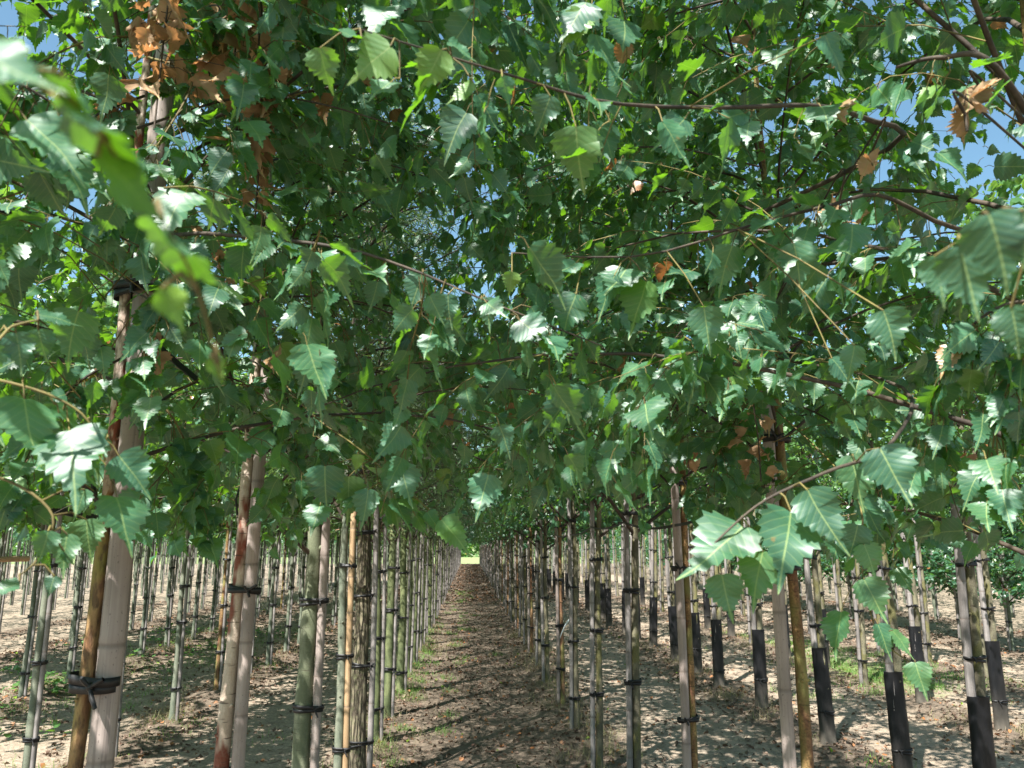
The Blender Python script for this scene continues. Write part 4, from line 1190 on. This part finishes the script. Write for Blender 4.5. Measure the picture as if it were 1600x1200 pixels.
# ------------------------------------------------------------------ straps and rails strung from stake to stake
def strap(name, pts, h_, t_, label, cat, mat='rubber'):
    P = []
    for p, q in zip(pts[:-1], pts[1:]):
        p, q = np.array(p, float), np.array(q, float)
        for u in np.linspace(0, 1, 8)[:-1]:
            P.append(p * (1 - u) + q * u - [0, 0, 0.10 * u * (1 - u)])
    P.append(np.array(pts[-1], float)); P = np.array(P)
    T = nrm(np.gradient(P, axis=0)); A_ = nrm(np.cross(T, [0, 0, 1.0])); B_ = np.cross(A_, T)
    V = np.stack([P + A_ * t_ + B_ * h_, P - A_ * t_ + B_ * h_, P - A_ * t_ - B_ * h_, P + A_ * t_ - B_ * h_], 1).reshape(-1, 3)
    i, j = np.meshgrid(np.arange(len(P) - 1), np.arange(4), indexing='ij'); p_ = i * 4 + j; q_ = i * 4 + (j + 1) % 4
    a = Acc(); a.add(V, np.stack([p_, q_, q_ + 4, p_ + 4], -1).reshape(-1, 4), 0)
    a.add(V[:4], np.array([[0, 1, 2, 3]]), 0); a.add(V[-4:], np.array([[3, 2, 1, 0]]), 0)
    o = link(name, a.mesh(name, [mat], smooth=False)); tag(o, label, cat)
strap("training_strap", [(-0.742, yy, zz) for yy, zz in ((1.66, 2.18), (2.70, 2.14), (3.95, 2.02), (5.2, 1.97))], 0.008, 0.002,
      "black rubber strap linking the front stakes of the left path row above eye level", "strap")
strap("training_strap", [(0.95, yy, zz) for yy, zz in ((2.36, 1.90), (3.56, 1.79), (4.76, 1.84), (6.06, 1.84), (7.4, 1.8), (8.7, 1.82))], 0.006, 0.002,
      "black strap linking the stakes of the right path row just above eye level", "strap")
strap("wire", [(3.0, yy, 1.98) for yy in (3.55, 4.7, 5.55, 6.8, 8.2, 9.6, 10.5, 11.7, 12.95, 14.2)], 0.003, 0.003,
      "thin dark wire strung along the stakes of the second right row", "wire")
strap("rail", [(-2.83, yy, 1.93) for yy in (3.4, 4.33, 5.58, 6.78)], 0.022, 0.006, "dark flat rail tied along the second left row at the frame's left edge", "rail")
pA, pB = at(-260, 880, 5.0), at(44, 873, 5.6)
a = Acc(); V, Fq = tubes(smooth([pA, (pA + pB) / 2, pB])[None], np.full((1, 24), 0.017), 10); a.add(V, Fq, 0); a.add(V[-10:], np.arange(10)[None], 0); a.add(V[:10], np.arange(10)[None, ::-1], 0)
o = link("bamboo_rail", a.mesh("bamboo_rail", ['bamboo_tan'])); tag(o, "horizontal tan bamboo cane at eye level ending at the frame's left edge", "cane")
# white plant label hanging from a stake in the right path row
a = Acc(); pL = np.array([0.93, 7.36, 1.02])
u = np.linspace(0, 1, 7)
mid = pL + np.stack([-0.09 * u, -0.03 * u, -0.02 * u - 0.13 * u ** 1.6], 1)
V = np.stack([mid + [0, 0, .011], mid - [0, 0, .011], mid - [0, .0015, .011], mid + [0, -.0015, .011]], 1).reshape(-1, 3)
i, j = np.meshgrid(np.arange(6), np.arange(4), indexing='ij'); p_ = i * 4 + j; q_ = i * 4 + (j + 1) % 4
a.add(V, np.stack([p_, q_, q_ + 4, p_ + 4], -1).reshape(-1, 4), 0)
m, t, out = new_mat("white_label"); finish(t, out, mix(t, 0.5, (0.75, 0.78, 0.8), (0.75, 0.78, 0.8)), 0.4); M['white'] = m
o = link("plant_label", a.mesh("plant_label", ['white'])); tag(o, "small white plastic strip label curling off a stake in the right path row", "plant label")
# fallen branch at the path's foot and a few single large fallen leaves
a = Acc(); P = smooth([(-0.62, 5.35, 0.05), (-0.35, 5.15, 0.045), (-0.05, 4.98, 0.05), (0.1, 4.93, 0.04)])
V, Fq = tubes(P[None], np.linspace(.014, .009, 24)[None], 8); a.add(V, Fq, 0); a.add(V[-8:], np.arange(8)[None], 0); a.add(V[:8], np.arange(8)[None, ::-1], 0)
o = link("fallen_stick", a.mesh("fallen_stick", ['bark_twig'])); tag(o, "dark broken stick lying across the path in the foreground", "stick")
